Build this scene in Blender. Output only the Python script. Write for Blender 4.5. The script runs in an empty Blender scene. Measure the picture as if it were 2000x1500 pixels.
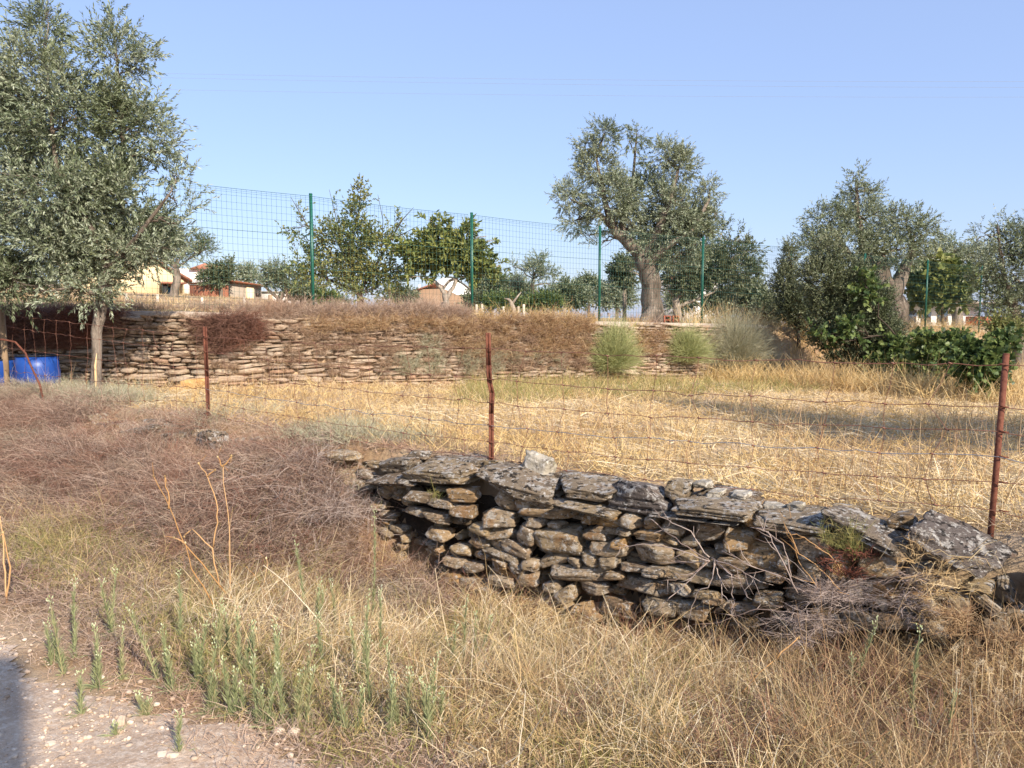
import bpy, bmesh, math, random
import numpy as np
from mathutils import Vector

random.seed(7)
RNG = np.random.default_rng(11)
S = bpy.context.scene
COL = S.collection
R = math.radians

# ---------------------------------------------------------------- camera
FPX = 1502.0
PITCH = math.atan(130 / FPX)
EYE = np.array([0.0, 0.0, 1.65])
cam = bpy.data.cameras.new('camera')
cam.sensor_width = 36.0
cam.lens = 36.0 * FPX / 2000.0
cam.clip_start = 0.05
cam.clip_end = 5000
cam_o = bpy.data.objects.new('camera', cam)
COL.objects.link(cam_o)
cam_o.location = EYE
cam_o.rotation_euler = (R(90) - PITCH, 0, 0)
S.camera = cam_o

# ---------------------------------------------------------------- light
SUN_EL = R(31)
SUN_AZ = math.atan2(0.54, -0.84)          # compass angle of the sun, from +Y towards +X
sun_vec = np.array([math.sin(SUN_AZ) * math.cos(SUN_EL), math.cos(SUN_AZ) * math.cos(SUN_EL), math.sin(SUN_EL)])
sl = bpy.data.lights.new('sun', 'SUN')
sl.energy = 5.0
sl.angle = R(0.55)
sl.color = (1.0, 0.885, 0.76)
so = bpy.data.objects.new('sun', sl)
COL.objects.link(so)
so.rotation_euler = Vector(sun_vec).to_track_quat('Z', 'Y').to_euler()
so.location = (0, 0, 30)

world = bpy.data.worlds.new('World')
S.world = world
world.use_nodes = True
wn = world.node_tree
wn.nodes.clear()
wo = wn.nodes.new('ShaderNodeOutputWorld')
bg = wn.nodes.new('ShaderNodeBackground')
sky = wn.nodes.new('ShaderNodeTexSky')
sky.sky_type = 'NISHITA'
sky.sun_disc = False
sky.sun_elevation = SUN_EL
sky.sun_rotation = SUN_AZ
sky.altitude = 300
sky.air_density = 1.15
sky.dust_density = 1.2
sky.ozone_density = 2.2
bg.inputs['Strength'].default_value = 0.145
smx = wn.nodes.new('ShaderNodeMix')
smx.data_type = 'RGBA'
smx.inputs['Factor'].default_value = 0.6
smx.inputs[7].default_value = (2.05, 2.68, 4.7, 1)
wn.links.new(sky.outputs[0], smx.inputs[6])
wn.links.new(smx.outputs[2], bg.inputs[0])
wn.links.new(bg.outputs[0], wo.inputs[0])

S.view_settings.view_transform = 'Standard'
S.view_settings.look = 'None'
S.view_settings.exposure = 0.58
S.view_settings.gamma = 1.0
S.render.engine = 'CYCLES'
S.cycles.max_bounces = 6
S.cycles.diffuse_bounces = 3
S.cycles.transmission_bounces = 3
S.cycles.transparent_max_bounces = 4

# ---------------------------------------------------------------- helpers
def pt(px, py, Y):
    """point on the line of sight through photo pixel (px, py) at world depth Y"""
    c, s = math.cos(PITCH), math.sin(PITCH)
    a = (px - 1000) / FPX
    b = (750 - py) / FPX
    d = np.array([a, c + b * s, -s + b * c])
    return EYE + d * (Y / d[1])

def ray(px, py):
    c, s = math.cos(PITCH), math.sin(PITCH)
    a = (px - 1000) / FPX
    b = (750 - py) / FPX
    return np.array([a, c + b * s, -s + b * c])

NU = np.array([0.821, -0.571])            # along the near wall, to the right
NN = np.array([0.571, 0.821])             # across it, into the field

def at_v(px, py, v):
    d = ray(px, py)
    return EYE + d * (v / (d[0] * NN[0] + d[1] * NN[1]))

def uv2xy(u, v):
    return NU[0] * u + NN[0] * v, NU[1] * u + NN[1] * v

def smooth(a, b, x):
    t = np.clip((x - a) / (b - a), 0, 1)
    return t * t * (3 - 2 * t)

def _h(i, j, k, seed):
    n = (i * 374761393 + j * 668265263 + k * 2147483647 + seed * 1274126177) & 0xffffffff
    n = ((n ^ (n >> 13)) * 1274126177) & 0xffffffff
    n = n ^ (n >> 16)
    return (n & 0xffff) / 65535.0

def vn(P, seed=0):
    """value noise, P (...,3) -> 0..1"""
    P = np.asarray(P, float)
    I = np.floor(P).astype(np.int64)
    f = P - I
    f = f * f * (3 - 2 * f)
    i, j, k = I[..., 0], I[..., 1], I[..., 2]
    fx, fy, fz = f[..., 0], f[..., 1], f[..., 2]
    def l(a, b, t): return a + (b - a) * t
    x00 = l(_h(i, j, k, seed), _h(i + 1, j, k, seed), fx)
    x10 = l(_h(i, j + 1, k, seed), _h(i + 1, j + 1, k, seed), fx)
    x01 = l(_h(i, j, k + 1, seed), _h(i + 1, j, k + 1, seed), fx)
    x11 = l(_h(i, j + 1, k + 1, seed), _h(i + 1, j + 1, k + 1, seed), fx)
    return l(l(x00, x10, fy), l(x01, x11, fy), fz)

def vn2(x, y, sc, seed=0):
    x = np.asarray(x, float)
    y = np.asarray(y, float) + 0 * x
    return vn(np.stack([x * sc + 37.1, y * sc + 11.7, 0 * x + 0.37 + seed], -1), seed)

def ter_s(x, y): return 0.83 * x + 0.558 * y
def ter_w(x, y): return -0.558 * x + 0.83 * y
def far_D(x, y): return np.minimum(ter_w(x, y) - 12.1, y - 11.6)

def Hb(x, y):
    """terrain height without small bumps"""
    x = np.asarray(x, float); y = np.asarray(y, float)
    u = NU[0] * x + NU[1] * y
    v = NN[0] * x + NN[1] * y
    right = -(0.36 - 0.27 * smooth(-2.3, 0.2, u)) * smooth(1.9, 3.7, v)
    left = 0.02 + 0.50 * smooth(2.7, 4.7, v)
    b = smooth(-5.3, -3.9, u)
    near = left * (1 - b) + right * b
    near = np.where(v < 1.9, 0.0, near) * smooth(1.7, 2.3, v)
    s = ter_s(x, y)
    field = 0.56 - 0.03 * (np.clip(s, -5, 40) - 3)
    st = smooth(4.5, 4.68, v)
    z = near * (1 - st) + field * st
    # upper terrace
    w = ter_w(x, y)
    D = far_D(x, y)
    top = 1.67 - 0.02 * (np.clip(s, -20, 26) - 4.4)
    ratio = x / np.maximum(y, 1.0)
    top = top + 0.045 * np.clip(w - 14, 0, 60) * smooth(-0.1, -0.36, ratio) * (y > 0)
    wid = 0.14 + 2.6 * smooth(15.0, 17.5, s)
    k = smooth(0.0, 1.0, (D - 0.10 + 0.85 * (wid - 0.14)) / wid)
    k = k * smooth(4.7, 6.0, v)
    return z * (1 - k) + top * k

def H(x, y):
    x = np.asarray(x, float); y = np.asarray(y, float)
    v = NN[0] * x + NN[1] * y
    amp = 0.012 + 0.05 * smooth(2.0, 3.0, v)
    n = (vn2(x, y, 0.9, 1) - 0.5) * 1.3 + (vn2(x, y, 2.9, 2) - 0.5) * 0.7 + (vn2(x, y, 9, 3) - 0.5) * 0.25
    return Hb(x, y) + n * amp

def srgb(h):
    h = h.lstrip('#')
    o = []
    for i in (0, 2, 4):
        c = int(h[i:i + 2], 16) / 255
        o.append(c / 12.92 if c <= 0.04045 else ((c + 0.055) / 1.055) ** 2.4)
    return tuple(o) + (1.0,)

def unit(a):
    return a / np.maximum(np.linalg.norm(a, axis=-1, keepdims=True), 1e-9)

def raw_mesh(name, V, Fs, r=None):
    """V (n,3); Fs = list of int arrays (m,k)"""
    me = bpy.data.meshes.new(name)
    V = np.ascontiguousarray(np.asarray(V, np.float32).reshape(-1, 3))
    Fs = [np.asarray(F, np.int32) for F in Fs if len(F)]
    me.vertices.add(len(V))
    me.vertices.foreach_set('co', V.ravel())
    loops = np.concatenate([F.ravel() for F in Fs])
    tot = np.concatenate([np.full(len(F), F.shape[1], np.int32) for F in Fs])
    start = np.concatenate([[0], np.cumsum(tot)[:-1]]).astype(np.int32)
    me.loops.add(len(loops))
    me.loops.foreach_set('vertex_index', loops)
    me.polygons.add(len(tot))
    me.polygons.foreach_set('loop_start', start)
    me.polygons.foreach_set('loop_total', tot)
    if r is not None:
        at = me.attributes.new('r', 'FLOAT', 'POINT')
        at.data.foreach_set('value', np.ascontiguousarray(r, np.float32))
    me.update(calc_edges=True)
    return me

def link(name, me, m=None, parent=None, smooth_=False):
    if m: me.materials.append(m)
    if smooth_:
        me.polygons.foreach_set('use_smooth', np.ones(len(me.polygons), bool))
    o = bpy.data.objects.new(name, me)
    COL.objects.link(o)
    if parent: o.parent = parent
    return o

class MB:
    """collects pieces into one mesh"""
    def __init__(s):
        s.V = []; s.F = {}; s.r = []; s.n = 0
    def add(s, V, Fs, r=None):
        V = np.asarray(V, float).reshape(-1, 3)
        for F in Fs:
            F = np.asarray(F, np.int64)
            if len(F) == 0: continue
            s.F.setdefault(F.shape[1], []).append(F + s.n)
        s.V.append(V)
        if r is None: r = random.random()
        s.r.append(np.full(len(V), r) if np.isscalar(r) else np.asarray(r, float))
        s.n += len(V)
        return s
    def box(s, a, b, r=None):
        x0, y0, z0 = a; x1, y1, z1 = b
        V = [(x0, y0, z0), (x1, y0, z0), (x1, y1, z0), (x0, y1, z0), (x0, y0, z1), (x1, y0, z1), (x1, y1, z1), (x0, y1, z1)]
        F = [(0, 3, 2, 1), (4, 5, 6, 7), (0, 1, 5, 4), (1, 2, 6, 5), (2, 3, 7, 6), (3, 0, 4, 7)]
        return s.add(V, [np.array(F)], r)
    def tube(s, pts, rad, sides=6, r=None, caps=True, wob=0.0):
        P = np.array(pts, float); n = len(P)
        rad = np.full(n, rad) if np.isscalar(rad) else np.array(rad, float)
        T = np.gradient(P, axis=0) if n > 1 else np.array([[0, 0, 1.]])
        T = unit(T)
        ref = np.array([0.31, 0.17, 0.93]) if abs(T[0][2]) < 0.9 else np.array([1., 0.1, 0])
        A = unit(np.cross(T, ref)); B = np.cross(T, A)
        an = np.linspace(0, 2 * math.pi, sides, endpoint=False)
        rr = rad[:, None] * (1 + wob * (RNG.random((n, sides)) - 0.5) * 2)
        V = P[:, None] + rr[..., None] * (A[:, None] * np.cos(an)[None, :, None] + B[:, None] * np.sin(an)[None, :, None])
        i = np.arange(n - 1)[:, None] * sides; j = np.arange(sides)[None]; k = (j + 1) % sides
        F = np.stack([i + j, i + k, i + sides + k, i + sides + j], -1).reshape(-1, 4)
        s.add(V.reshape(-1, 3), [F] + ([np.array([list(range(sides))[::-1]]), np.array([list(range((n - 1) * sides, n * sides))])] if caps else []), r)
        return s
    def build(s, name, m=None, parent=None, sm=False):
        return link(name, raw_mesh(name, np.concatenate(s.V), [np.concatenate(f) for f in s.F.values()], np.concatenate(s.r)), m, parent, sm)

def sticks(mb, A, B, rad, rr=None):
    """many 4-sided rods from A to B"""
    A = np.asarray(A, float); B = np.asarray(B, float); n = len(A)
    T = unit(B - A)
    ref = np.where(np.abs(T[:, 2:3]) < 0.9, np.array([[0, 0, 1.]]), np.array([[1., 0, 0]]))
    X = unit(np.cross(T, ref)); Z = np.cross(T, X)
    rad = np.broadcast_to(np.asarray(rad, float), (n,))[:, None]
    c = [X, Z, -X, -Z]
    V = np.stack([A + q * rad for q in c] + [B + q * rad for q in c], 1)
    b = np.arange(n)[:, None] * 8
    F = np.concatenate([b + np.array([[k, (k + 1) % 4, 4 + (k + 1) % 4, 4 + k]]) for k in range(4)])
    if rr is None: rr = RNG.random(n)
    mb.add(V.reshape(-1, 3), [F], np.repeat(rr, 8))

def ribbons(mb, root, d, L, bend, w, segs=3, rr=None, tip=0.15, crinkle=0.0):
    """many bent flat blades"""
    n = len(root)
    root = np.asarray(root, float); d = unit(np.asarray(d, float))
    L = np.broadcast_to(np.asarray(L, float), (n,))[:, None]
    w = np.broadcast_to(np.asarray(w, float), (n,))[:, None]
    rv = unit(RNG.normal(size=(n, 3)))
    V = np.empty((n, segs + 1, 2, 3))
    off = np.zeros((n, 3))
    for k in range(segs + 1):
        t = k / segs
        p = root + d * L * t + bend * L * t * t
        if crinkle and k: 
            off = off + RNG.normal(size=(n, 3)) * L * crinkle
            p = p + off
        T = unit(d + 2 * t * bend)
        side = unit(np.cross(T, rv))
        ww = w * (1 - (1 - tip) * t ** 1.5) * 0.5
        V[:, k, 0] = p - side * ww
        V[:, k, 1] = p + side * ww
    b = np.arange(n)[:, None, None] * (2 * (segs + 1)) + np.arange(segs)[None, :, None] * 2
    F = (b + np.array([0, 1, 3, 2])[None, None]).reshape(-1, 4)
    if rr is None: rr = RNG.random(n)
    mb.add(V.reshape(-1, 3), [F], np.repeat(rr, 2 * (segs + 1)))

def tag(o, label=None, cat=None, group=None, kind=None):
    if label: o['label'] = label
    if cat: o['category'] = cat
    if group: o['group'] = group
    if kind: o['kind'] = kind
    return o

def thing(name, label, cat, loc=(0, 0, 0), group=None):
    """an Empty; parts are built in world coordinates, so it is parented with an inverse"""
    o = bpy.data.objects.new(name, None)
    COL.objects.link(o)
    o.location = loc
    o.empty_display_size = 0.2
    return tag(o, label, cat, group)

def settle(root):
    """keep world-built children where they are under a root that stands at its base"""
    l = Vector(root.location)
    for ch in [o for o in bpy.data.objects if o.parent == root]:
        ch.location = Vector(ch.location) - l
    return root

# ---------------------------------------------------------------- materials
def mat(name, stops, noise=None, rough=0.85, bump=None, spec=0.2, trans=0.0, use_r=True, hsv=None, metal=0.0):
    """stops: colours spread over attribute r; noise: (scale, [colours], amount, stretch)"""
    m = bpy.data.materials.new(name)
    m.use_nodes = True
    N = m.node_tree.nodes; Lk = m.node_tree.links
    N.clear()
    out = N.new('ShaderNodeOutputMaterial')
    bs = N.new('ShaderNodeBsdfPrincipled')
    bs.inputs['Roughness'].default_value = rough
    bs.inputs['Metallic'].default_value = metal
    bs.inputs['Specular IOR Level'].default_value = spec
    ramp = N.new('ShaderNodeValToRGB')
    e = ramp.color_ramp.elements
    while len(e) < len(stops): e.new(0.5)
    for i, c in enumerate(stops):
        e[i].position = i / max(1, len(stops) - 1)
        e[i].color = srgb(c) if isinstance(c, str) else tuple(c) + (1,)
    if use_r:
        at = N.new('ShaderNodeAttribute'); at.attribute_name = 'r'
        Lk.new(at.outputs['Fac'], ramp.inputs[0])
    cur = ramp.outputs[0]
    tc = N.new('ShaderNodeTexCoord')
    def mapped(st):
        mp = N.new('ShaderNodeMapping'); mp.inputs['Scale'].default_value = st
        Lk.new(tc.outputs['Object'], mp.inputs[0])
        return mp.outputs[0]
    for nz in (noise or []):
        sc, cols, amt, st, lo, hi = nz
        t = N.new('ShaderNodeTexNoise'); t.inputs['Scale'].default_value = sc; t.inputs['Detail'].default_value = 6; t.inputs['Roughness'].default_value = 0.65
        Lk.new(mapped(st), t.inputs['Vector'])
        mr = N.new('ShaderNodeMapRange'); mr.inputs[1].default_value = lo; mr.inputs[2].default_value = hi; mr.inputs[4].default_value = amt
        Lk.new(t.outputs[0], mr.inputs[0])
        mx = N.new('ShaderNodeMix'); mx.data_type = 'RGBA'
        Lk.new(mr.outputs[0], mx.inputs['Factor'])
        Lk.new(cur, mx.inputs[6])
        mx.inputs[7].default_value = srgb(cols)
        cur = mx.outputs[2]
    Lk.new(cur, bs.inputs['Base Color'])
    if bump:
        prev = None
        for (sc, strength, dist, st) in bump:
            t = N.new('ShaderNodeTexNoise'); t.inputs['Scale'].default_value = sc; t.inputs['Detail'].default_value = 8; t.inputs['Roughness'].default_value = 0.7
            Lk.new(mapped(st), t.inputs['Vector'])
            b = N.new('ShaderNodeBump'); b.inputs['Strength'].default_value = strength; b.inputs['Distance'].default_value = dist
            Lk.new(t.outputs[0], b.inputs['Height'])
            if prev: Lk.new(prev, b.inputs['Normal'])
            prev = b.outputs[0]
        Lk.new(prev, bs.inputs['Normal'])
    if trans > 0:
        tr = N.new('ShaderNodeBsdfTranslucent')
        Lk.new(cur, tr.inputs[0])
        ms = N.new('ShaderNodeMixShader'); ms.inputs[0].default_value = trans
        Lk.new(bs.outputs[0], ms.inputs[1]); Lk.new(tr.outputs[0], ms.inputs[2])
        Lk.new(ms.outputs[0], out.inputs[0])
    else:
        Lk.new(bs.outputs[0], out.inputs[0])
    return m

I3 = (1, 1, 1)
M = {}
M['soil'] = mat('dry_soil', ['#84705a', '#bfa98c'], [(2.2, '#8d7350', 0.7, I3, 0.4, 0.65), (11, '#c9b08a', 0.4, I3, 0.5, 0.7), (0.9, '#94704e', 0.5, I3, 0.45, 0.6)], 0.95, [(18, 0.8, 0.03, I3), (70, 0.5, 0.01, I3)])
M['road'] = mat('dirt_road', ['#c9b198', '#c9b198'], [(3.0, '#b39a82', 0.7, I3, 0.4, 0.6), (22, '#dccab4', 0.8, I3, 0.5, 0.62), (45, '#9b8673', 0.6, I3, 0.53, 0.64), (90, '#dccdbb', 0.8, I3, 0.55, 0.62)], 0.95, [(30, 0.9, 0.02, I3), (110, 0.7, 0.008, I3)], use_r=False)
M['pebble'] = mat('pebble', ['#9c8873', '#b59f89', '#c6b29c', '#d6c5b0', '#ab947c'], [(40, '#8d7a68', 0.4, I3, 0.5, 0.7)], 0.9, [(60, 0.5, 0.01, I3)])
M['stone'] = mat('schist_lichen', ['#94836f', '#bba586', '#a39279', '#c4a97f', '#ae9b82', '#927d63', '#c09a66', '#b3a38b'],
    [(5, '#ab8154', 0.7, (1, 1, 1), 0.51, 0.66), (7, '#544b41', 0.75, (1, 1, 3.5), 0.54, 0.66),
     (16, '#c9c1b2', 0.9, I3, 0.545, 0.60), (38, '#ddd7ca', 0.85, I3, 0.57, 0.63), (26, '#2c2822', 0.85, (1, 1, 2), 0.56, 0.64)], 0.9,
    [(9, 0.9, 0.05, (1, 1, 7)), (30, 0.9, 0.025, (1, 1, 2.5)), (120, 0.6, 0.008, I3)])
M['coping'] = mat('weathered_slab', ['#877865', '#ab987b', '#8d7f6e', '#b49d78', '#7a7068', '#a58a64'],
    [(5, '#9c7a5c', 0.5, (1, 1, 1), 0.55, 0.68), (6, '#4c4640', 0.8, (1, 1, 4), 0.53, 0.64),
     (13, '#c3bdb2', 0.9, I3, 0.54, 0.60), (34, '#dedad0', 0.85, I3, 0.57, 0.62), (20, '#2a2622', 0.92, (1, 1, 2.4), 0.54, 0.60)], 0.88,
    [(8, 1.0, 0.06, (1, 1, 9)), (26, 0.9, 0.03, (1, 1, 3)), (110, 0.6, 0.008, I3)])
M['white_stone'] = mat('lichened_quartz', ['#8f8676', '#ada491', '#c2b9a6'],
    [(9, '#5b5247', 0.9, I3, 0.5, 0.62), (22, '#dad3c4', 0.8, I3, 0.52, 0.6), (14, '#8d8a5c', 0.5, I3, 0.58, 0.68)], 0.9, [(20, 0.9, 0.03, I3), (90, 0.6, 0.01, I3)])
M['ochre_stone'] = mat('ochre_stone', ['#c99f62', '#d8b47c', '#c48f55'], [(9, '#a9703a', 0.6, I3, 0.5, 0.65), (20, '#e3c899', 0.6, I3, 0.5, 0.65)], 0.9, [(20, 0.8, 0.02, I3)])
M['far_stone'] = mat('retaining_schist', ['#9f8f7d', '#b5a088', '#c4b09a', '#a39180', '#cfbda4', '#ab8a72', '#bba994', '#958b7c'],
    [(4, '#a07c62', 0.4, (1, 1, 2), 0.50, 0.64), (8, '#5f4c38', 0.7, (1, 1, 5), 0.52, 0.66), (15, '#d2c2a2', 0.7, (1, 1, 2), 0.56, 0.66)], 0.93,
    [(10, 0.8, 0.04, (1, 1, 6)), (40, 0.7, 0.015, (1, 1, 2))])
M['core'] = mat('dark_earth', ['#4b3e31', '#4b3e31'], [(8, '#332a21', 0.8, I3, 0.4, 0.6)], 1.0, [(14, 0.9, 0.04, I3)], use_r=False)
M['concrete'] = mat('old_concrete', ['#b3a595', '#b3a595'], [(5, '#8f8273', 0.7, I3, 0.45, 0.65), (30, '#c9bdad', 0.6, I3, 0.5, 0.7)], 0.92, [(40, 0.6, 0.01, I3)], use_r=False)
M['bark'] = mat('olive_bark', ['#6d6154', '#83776a', '#978a7b'], [(7, '#4c4238', 0.85, (1, 1, 0.25), 0.46, 0.62), (14, '#b9ae9e', 0.6, (1, 1, 0.4), 0.55, 0.7)], 0.95, [(14, 1.0, 0.06, (1, 1, 0.22)), (50, 0.7, 0.015, (1, 1, 0.5))])
M['bark_pale'] = mat('pale_bark', ['#998d80', '#aea294'], [(12, '#6f6257', 0.7, (1, 1, 0.6), 0.5, 0.65), (9, '#c9c0b2', 0.6, I3, 0.55, 0.7), (5, '#8f8a5c', 0.4, I3, 0.6, 0.7)], 0.95, [(20, 0.9, 0.03, (1, 1, 0.5))])
M['bare_wood'] = mat('bare_wood', ['#d9b98a', '#d9b98a'], [(10, '#b08a5c', 0.6, (1, 1, 0.2), 0.5, 0.7)], 0.85, [(30, 0.5, 0.01, (1, 1, 0.2))], use_r=False)
M['bark_dark'] = mat('dark_bark', ['#4d4339', '#5f5347'], [(12, '#332c25', 0.7, (1, 1, 0.5), 0.5, 0.65)], 0.95, [(20, 0.9, 0.03, (1, 1, 0.5))])
LB = [(1.1, '#8d8f62', 0.45, I3, 0.5, 0.65)]
M['olive_leaf'] = mat('olive_leaf', ['#424d37', '#515d42', '#636f4e', '#75805c', '#8f9778', '#a9b098', '#5d6848', '#838352'], [(0.9, '#6a7045', 0.5, I3, 0.5, 0.66)], 0.5, None, 0.4, 0.18)
M['olive_leaf_silver'] = mat('olive_leaf_silver', ['#445038', '#566346', '#6a7656', '#828d72', '#98a184', '#b3b9a2', '#636d49', '#8a8a58'], [(0.9, '#6d7549', 0.5, I3, 0.5, 0.66)], 0.5, None, 0.4, 0.18)
M['green_leaf'] = mat('broad_green_leaf', ['#455330', '#556338', '#68743f', '#7d864a', '#989859', '#525e38', '#b0a25c'], [(1.3, '#8f9446', 0.45, I3, 0.5, 0.66)], 0.5, None, 0.35, 0.28)
M['fruit_leaf'] = mat('dull_green_leaf', ['#47552f', '#5a683a', '#6c7845', '#7f8752', '#939157', '#5b5f3b', '#858a74'], [(1.1, '#9a8f4d', 0.5, I3, 0.5, 0.66)], 0.55, None, 0.3, 0.25)
M['dark_leaf'] = mat('dark_evergreen_leaf', ['#3b4532', '#4b563d', '#5e684b', '#727a5a', '#8c8f72', '#636446'], [(1.1, '#5f6038', 0.5, I3, 0.5, 0.66)], 0.5, None, 0.35, 0.15)
M['vine_leaf'] = mat('vine_leaf', ['#36472a', '#435630', '#526639', '#677a45', '#838e52', '#3b4b2f', '#8f8f50'], None, 0.45, None, 0.35, 0.3)
M['straw'] = mat('dry_grass', ['#6b563d', '#b89a6c', '#cfb380', '#877050', '#dfc694', '#c2a272', '#ead8aa', '#7a6344', '#cdac78'], [(0.7, '#b08a62', 0.45, I3, 0.5, 0.68), (1.7, '#d6cfa0', 0.35, I3, 0.5, 0.7)], 0.75, None, 0.25, 0.25)
M['field_straw'] = mat('field_straw', ['#a08256', '#c8a86c', '#d8bc80', '#e4cc94', '#bc9a64', '#ecdcae', '#a48050', '#d2b272'], [(0.35, '#b58f5c', 0.45, I3, 0.48, 0.64), (0.8, '#d8c08a', 0.45, I3, 0.5, 0.66)], 0.75, None, 0.25, 0.22)
M['wall_weed'] = mat('wall_weed', ['#8c7260', '#a68b74', '#bda48a', '#7b6454', '#b39a78'], None, 0.8, None, 0.2, 0.15)
M['straw_pale'] = mat('pale_straw', ['#d6c09a', '#e3d0aa', '#efe2c4', '#cab48c', '#dcc69c'], [(1.1, '#c0a579', 0.5, I3, 0.5, 0.66)], 0.65, None, 0.3, 0.25)
M['straw_green'] = mat('green_grass', ['#7d7f4a', '#8f9056', '#a39c60', '#b3a56a', '#6f7843', '#c0ad74'], None, 0.7, None, 0.25, 0.3)
M['orange_grass'] = mat('orange_grass', ['#8f6e50', '#a98a66', '#c2a47c', '#75583f', '#d2ba92', '#a07a58'], None, 0.8, None, 0.2, 0.2)
M['brush'] = mat('dry_brush', ['#4a372e', '#7f6656', '#a58c79', '#5f483c', '#bda794', '#402f27', '#94765f'], [(0.8, '#a09a82', 0.5, I3, 0.52, 0.64), (1.4, '#93694f', 0.5, I3, 0.54, 0.66)], 0.85, None, 0.2, 0.05)
M['brush_dark'] = mat('purple_brush', ['#65493f', '#7a5a4d', '#8d6c5c', '#523a33', '#9c7a66'], [(1.2, '#8d5a45', 0.6, I3, 0.5, 0.64)], 0.85, None, 0.2, 0.05)
M['brush_pink'] = mat('pinkish_brush', ['#9c8575', '#b19a87', '#c2ad98', '#8a7464', '#b4957c'], [(1.0, '#ab8468', 0.5, I3, 0.5, 0.64)], 0.85, None, 0.2, 0.1)
M['grey_twig'] = mat('grey_twig', ['#8f7f76', '#a4948a', '#b5a69a', '#786860', '#9a8472'], None, 0.85, None, 0.2, 0.0)
M['broom'] = mat('broom_stem', ['#98a068', '#a9ae76', '#b9ba84', '#8a935e', '#c2bb88'], None, 0.7, None, 0.25, 0.15)
M['broom_grey'] = mat('grey_broom_stem', ['#9a9a80', '#acaa8e', '#bcb69b', '#8b8c70', '#bcae8b'], None, 0.75, None, 0.25, 0.1)
M['weed'] = mat('green_weed', ['#838b60', '#949b70', '#a5a97c', '#747d54', '#b8b88a', '#a89a70'], None, 0.6, None, 0.3, 0.3)
M['weed_head'] = mat('weed_flower', ['#b3bd86', '#ccd2a8', '#a3ae74', '#dcdcbe'], None, 0.7, None, 0.2, 0.2)
M['stalk'] = mat('orange_stalk', ['#a07848', '#b58c5c', '#c4a074'], None, 0.75, None, 0.25, 0.0)
M['rust'] = mat('rust', ['#5f3a2e', '#6d4436'], [(20, '#80523f', 0.8, I3, 0.45, 0.65), (60, '#46241a', 0.8, I3, 0.5, 0.66)], 0.85, [(60, 0.6, 0.004, I3)])
M['wire'] = mat('rusty_wire', ['#5b3c30', '#7a5140', '#8c6553', '#6b4435'], None, 0.7, None, 0.4)
M['galv'] = mat('galvanised_wire', ['#8f8f90', '#a8a8a8'], None, 0.45, None, 0.6, metal=0.6)
M['green_metal'] = mat('green_paint', ['#1f5c4c', '#1f5c4c'], [(9, '#2b6a58', 0.5, I3, 0.5, 0.7)], 0.38, None, 0.5, use_r=False)
M['green_wire'] = mat('green_wire', ['#2a5148', '#355c52'], None, 0.5, None, 0.4)
M['blue'] = mat('blue_plastic', ['#1d4590', '#1d4590'], [(5, '#315ca4', 0.6, I3, 0.5, 0.7), (2, '#1c4592', 0.5, (1, 1, 0.5), 0.5, 0.65)], 0.42, [(4, 0.15, 0.02, I3)], 0.45, use_r=False)
M['black'] = mat('black_rim', ['#24252a', '#24252a'], None, 0.6, None, 0.3, use_r=False)
M['post_white'] = mat('whitewashed_post', ['#c9bfae', '#d5ccbc', '#b8a78f'], [(14, '#9a8b76', 0.6, I3, 0.5, 0.66)], 0.9, [(30, 0.5, 0.01, I3)])
M['post_wood'] = mat('grey_wood', ['#9a8469', '#ab9578', '#877056'], [(14, '#6d5a45', 0.7, (1, 1, 0.2), 0.5, 0.66)], 0.9, [(30, 0.7, 0.01, (1, 1, 0.2))])
def wall_m(n, c, d=None): return mat(n, [c, c], [(1.1, d or '#8a7a66', 0.35, I3, 0.5, 0.75), (14, d or '#8a7a66', 0.2, I3, 0.5, 0.7)], 0.9, [(40, 0.3, 0.01, I3)], use_r=False)
M['yellow'] = wall_m('cream_render', '#efdcb2', '#d9c094')
M['whitewash'] = wall_m('whitewash', '#e8e6e0', '#c9c4ba')
M['brown_wall'] = wall_m('brown_render', '#9a7f66', '#7f6751')
M['grey_wall'] = wall_m('grey_block', '#a19788', '#7e7568')
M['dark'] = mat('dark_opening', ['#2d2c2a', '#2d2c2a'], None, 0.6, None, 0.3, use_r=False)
M['glass'] = mat('window_glass', ['#39434c', '#39434c'], None, 0.12, None, 0.6, use_r=False)
M['shutter'] = mat('grey_shutter', ['#8a9096', '#8a9096'], None, 0.6, None, 0.3, use_r=False)
M['blue_door'] = mat('blue_paint', ['#3f78b4', '#3f78b4'], None, 0.5, None, 0.3, use_r=False)
M['terracotta'] = mat('terracotta', ['#a85a44', '#b96b50', '#9a4f3a'], [(20, '#7f4636', 0.5, I3, 0.5, 0.7)], 0.85, [(30, 0.5, 0.01, I3)])
M['rusty_sheet'] = mat('rusty_sheet', ['#a06a50', '#8a5b47'], [(6, '#6d4a3c', 0.6, (4, 4, 0.6), 0.45, 0.65)], 0.8, [(12, 0.5, 0.02, (5, 5, 0.2))])
M['tile_red'] = mat('red_tile', ['#9c6652', '#ab7862', '#8a5a4a'], [(8, '#7c4435', 0.5, I3, 0.5, 0.7)], 0.85, [(30, 0.8, 0.03, (1, 0.1, 1))])

# ================================================================ THE GROUND
def axis(lo, hi, step, far, grow=1.22):
    a = list(np.arange(lo, hi + 1e-6, step))
    d = step
    x = a[-1]
    while x < far:
        d *= grow; x += d; a.append(x)
    d = step; x = a[0]; b = []
    while x > -far:
        d *= grow; x -= d; b.append(x)
    return np.array(b[::-1] + a)

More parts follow.
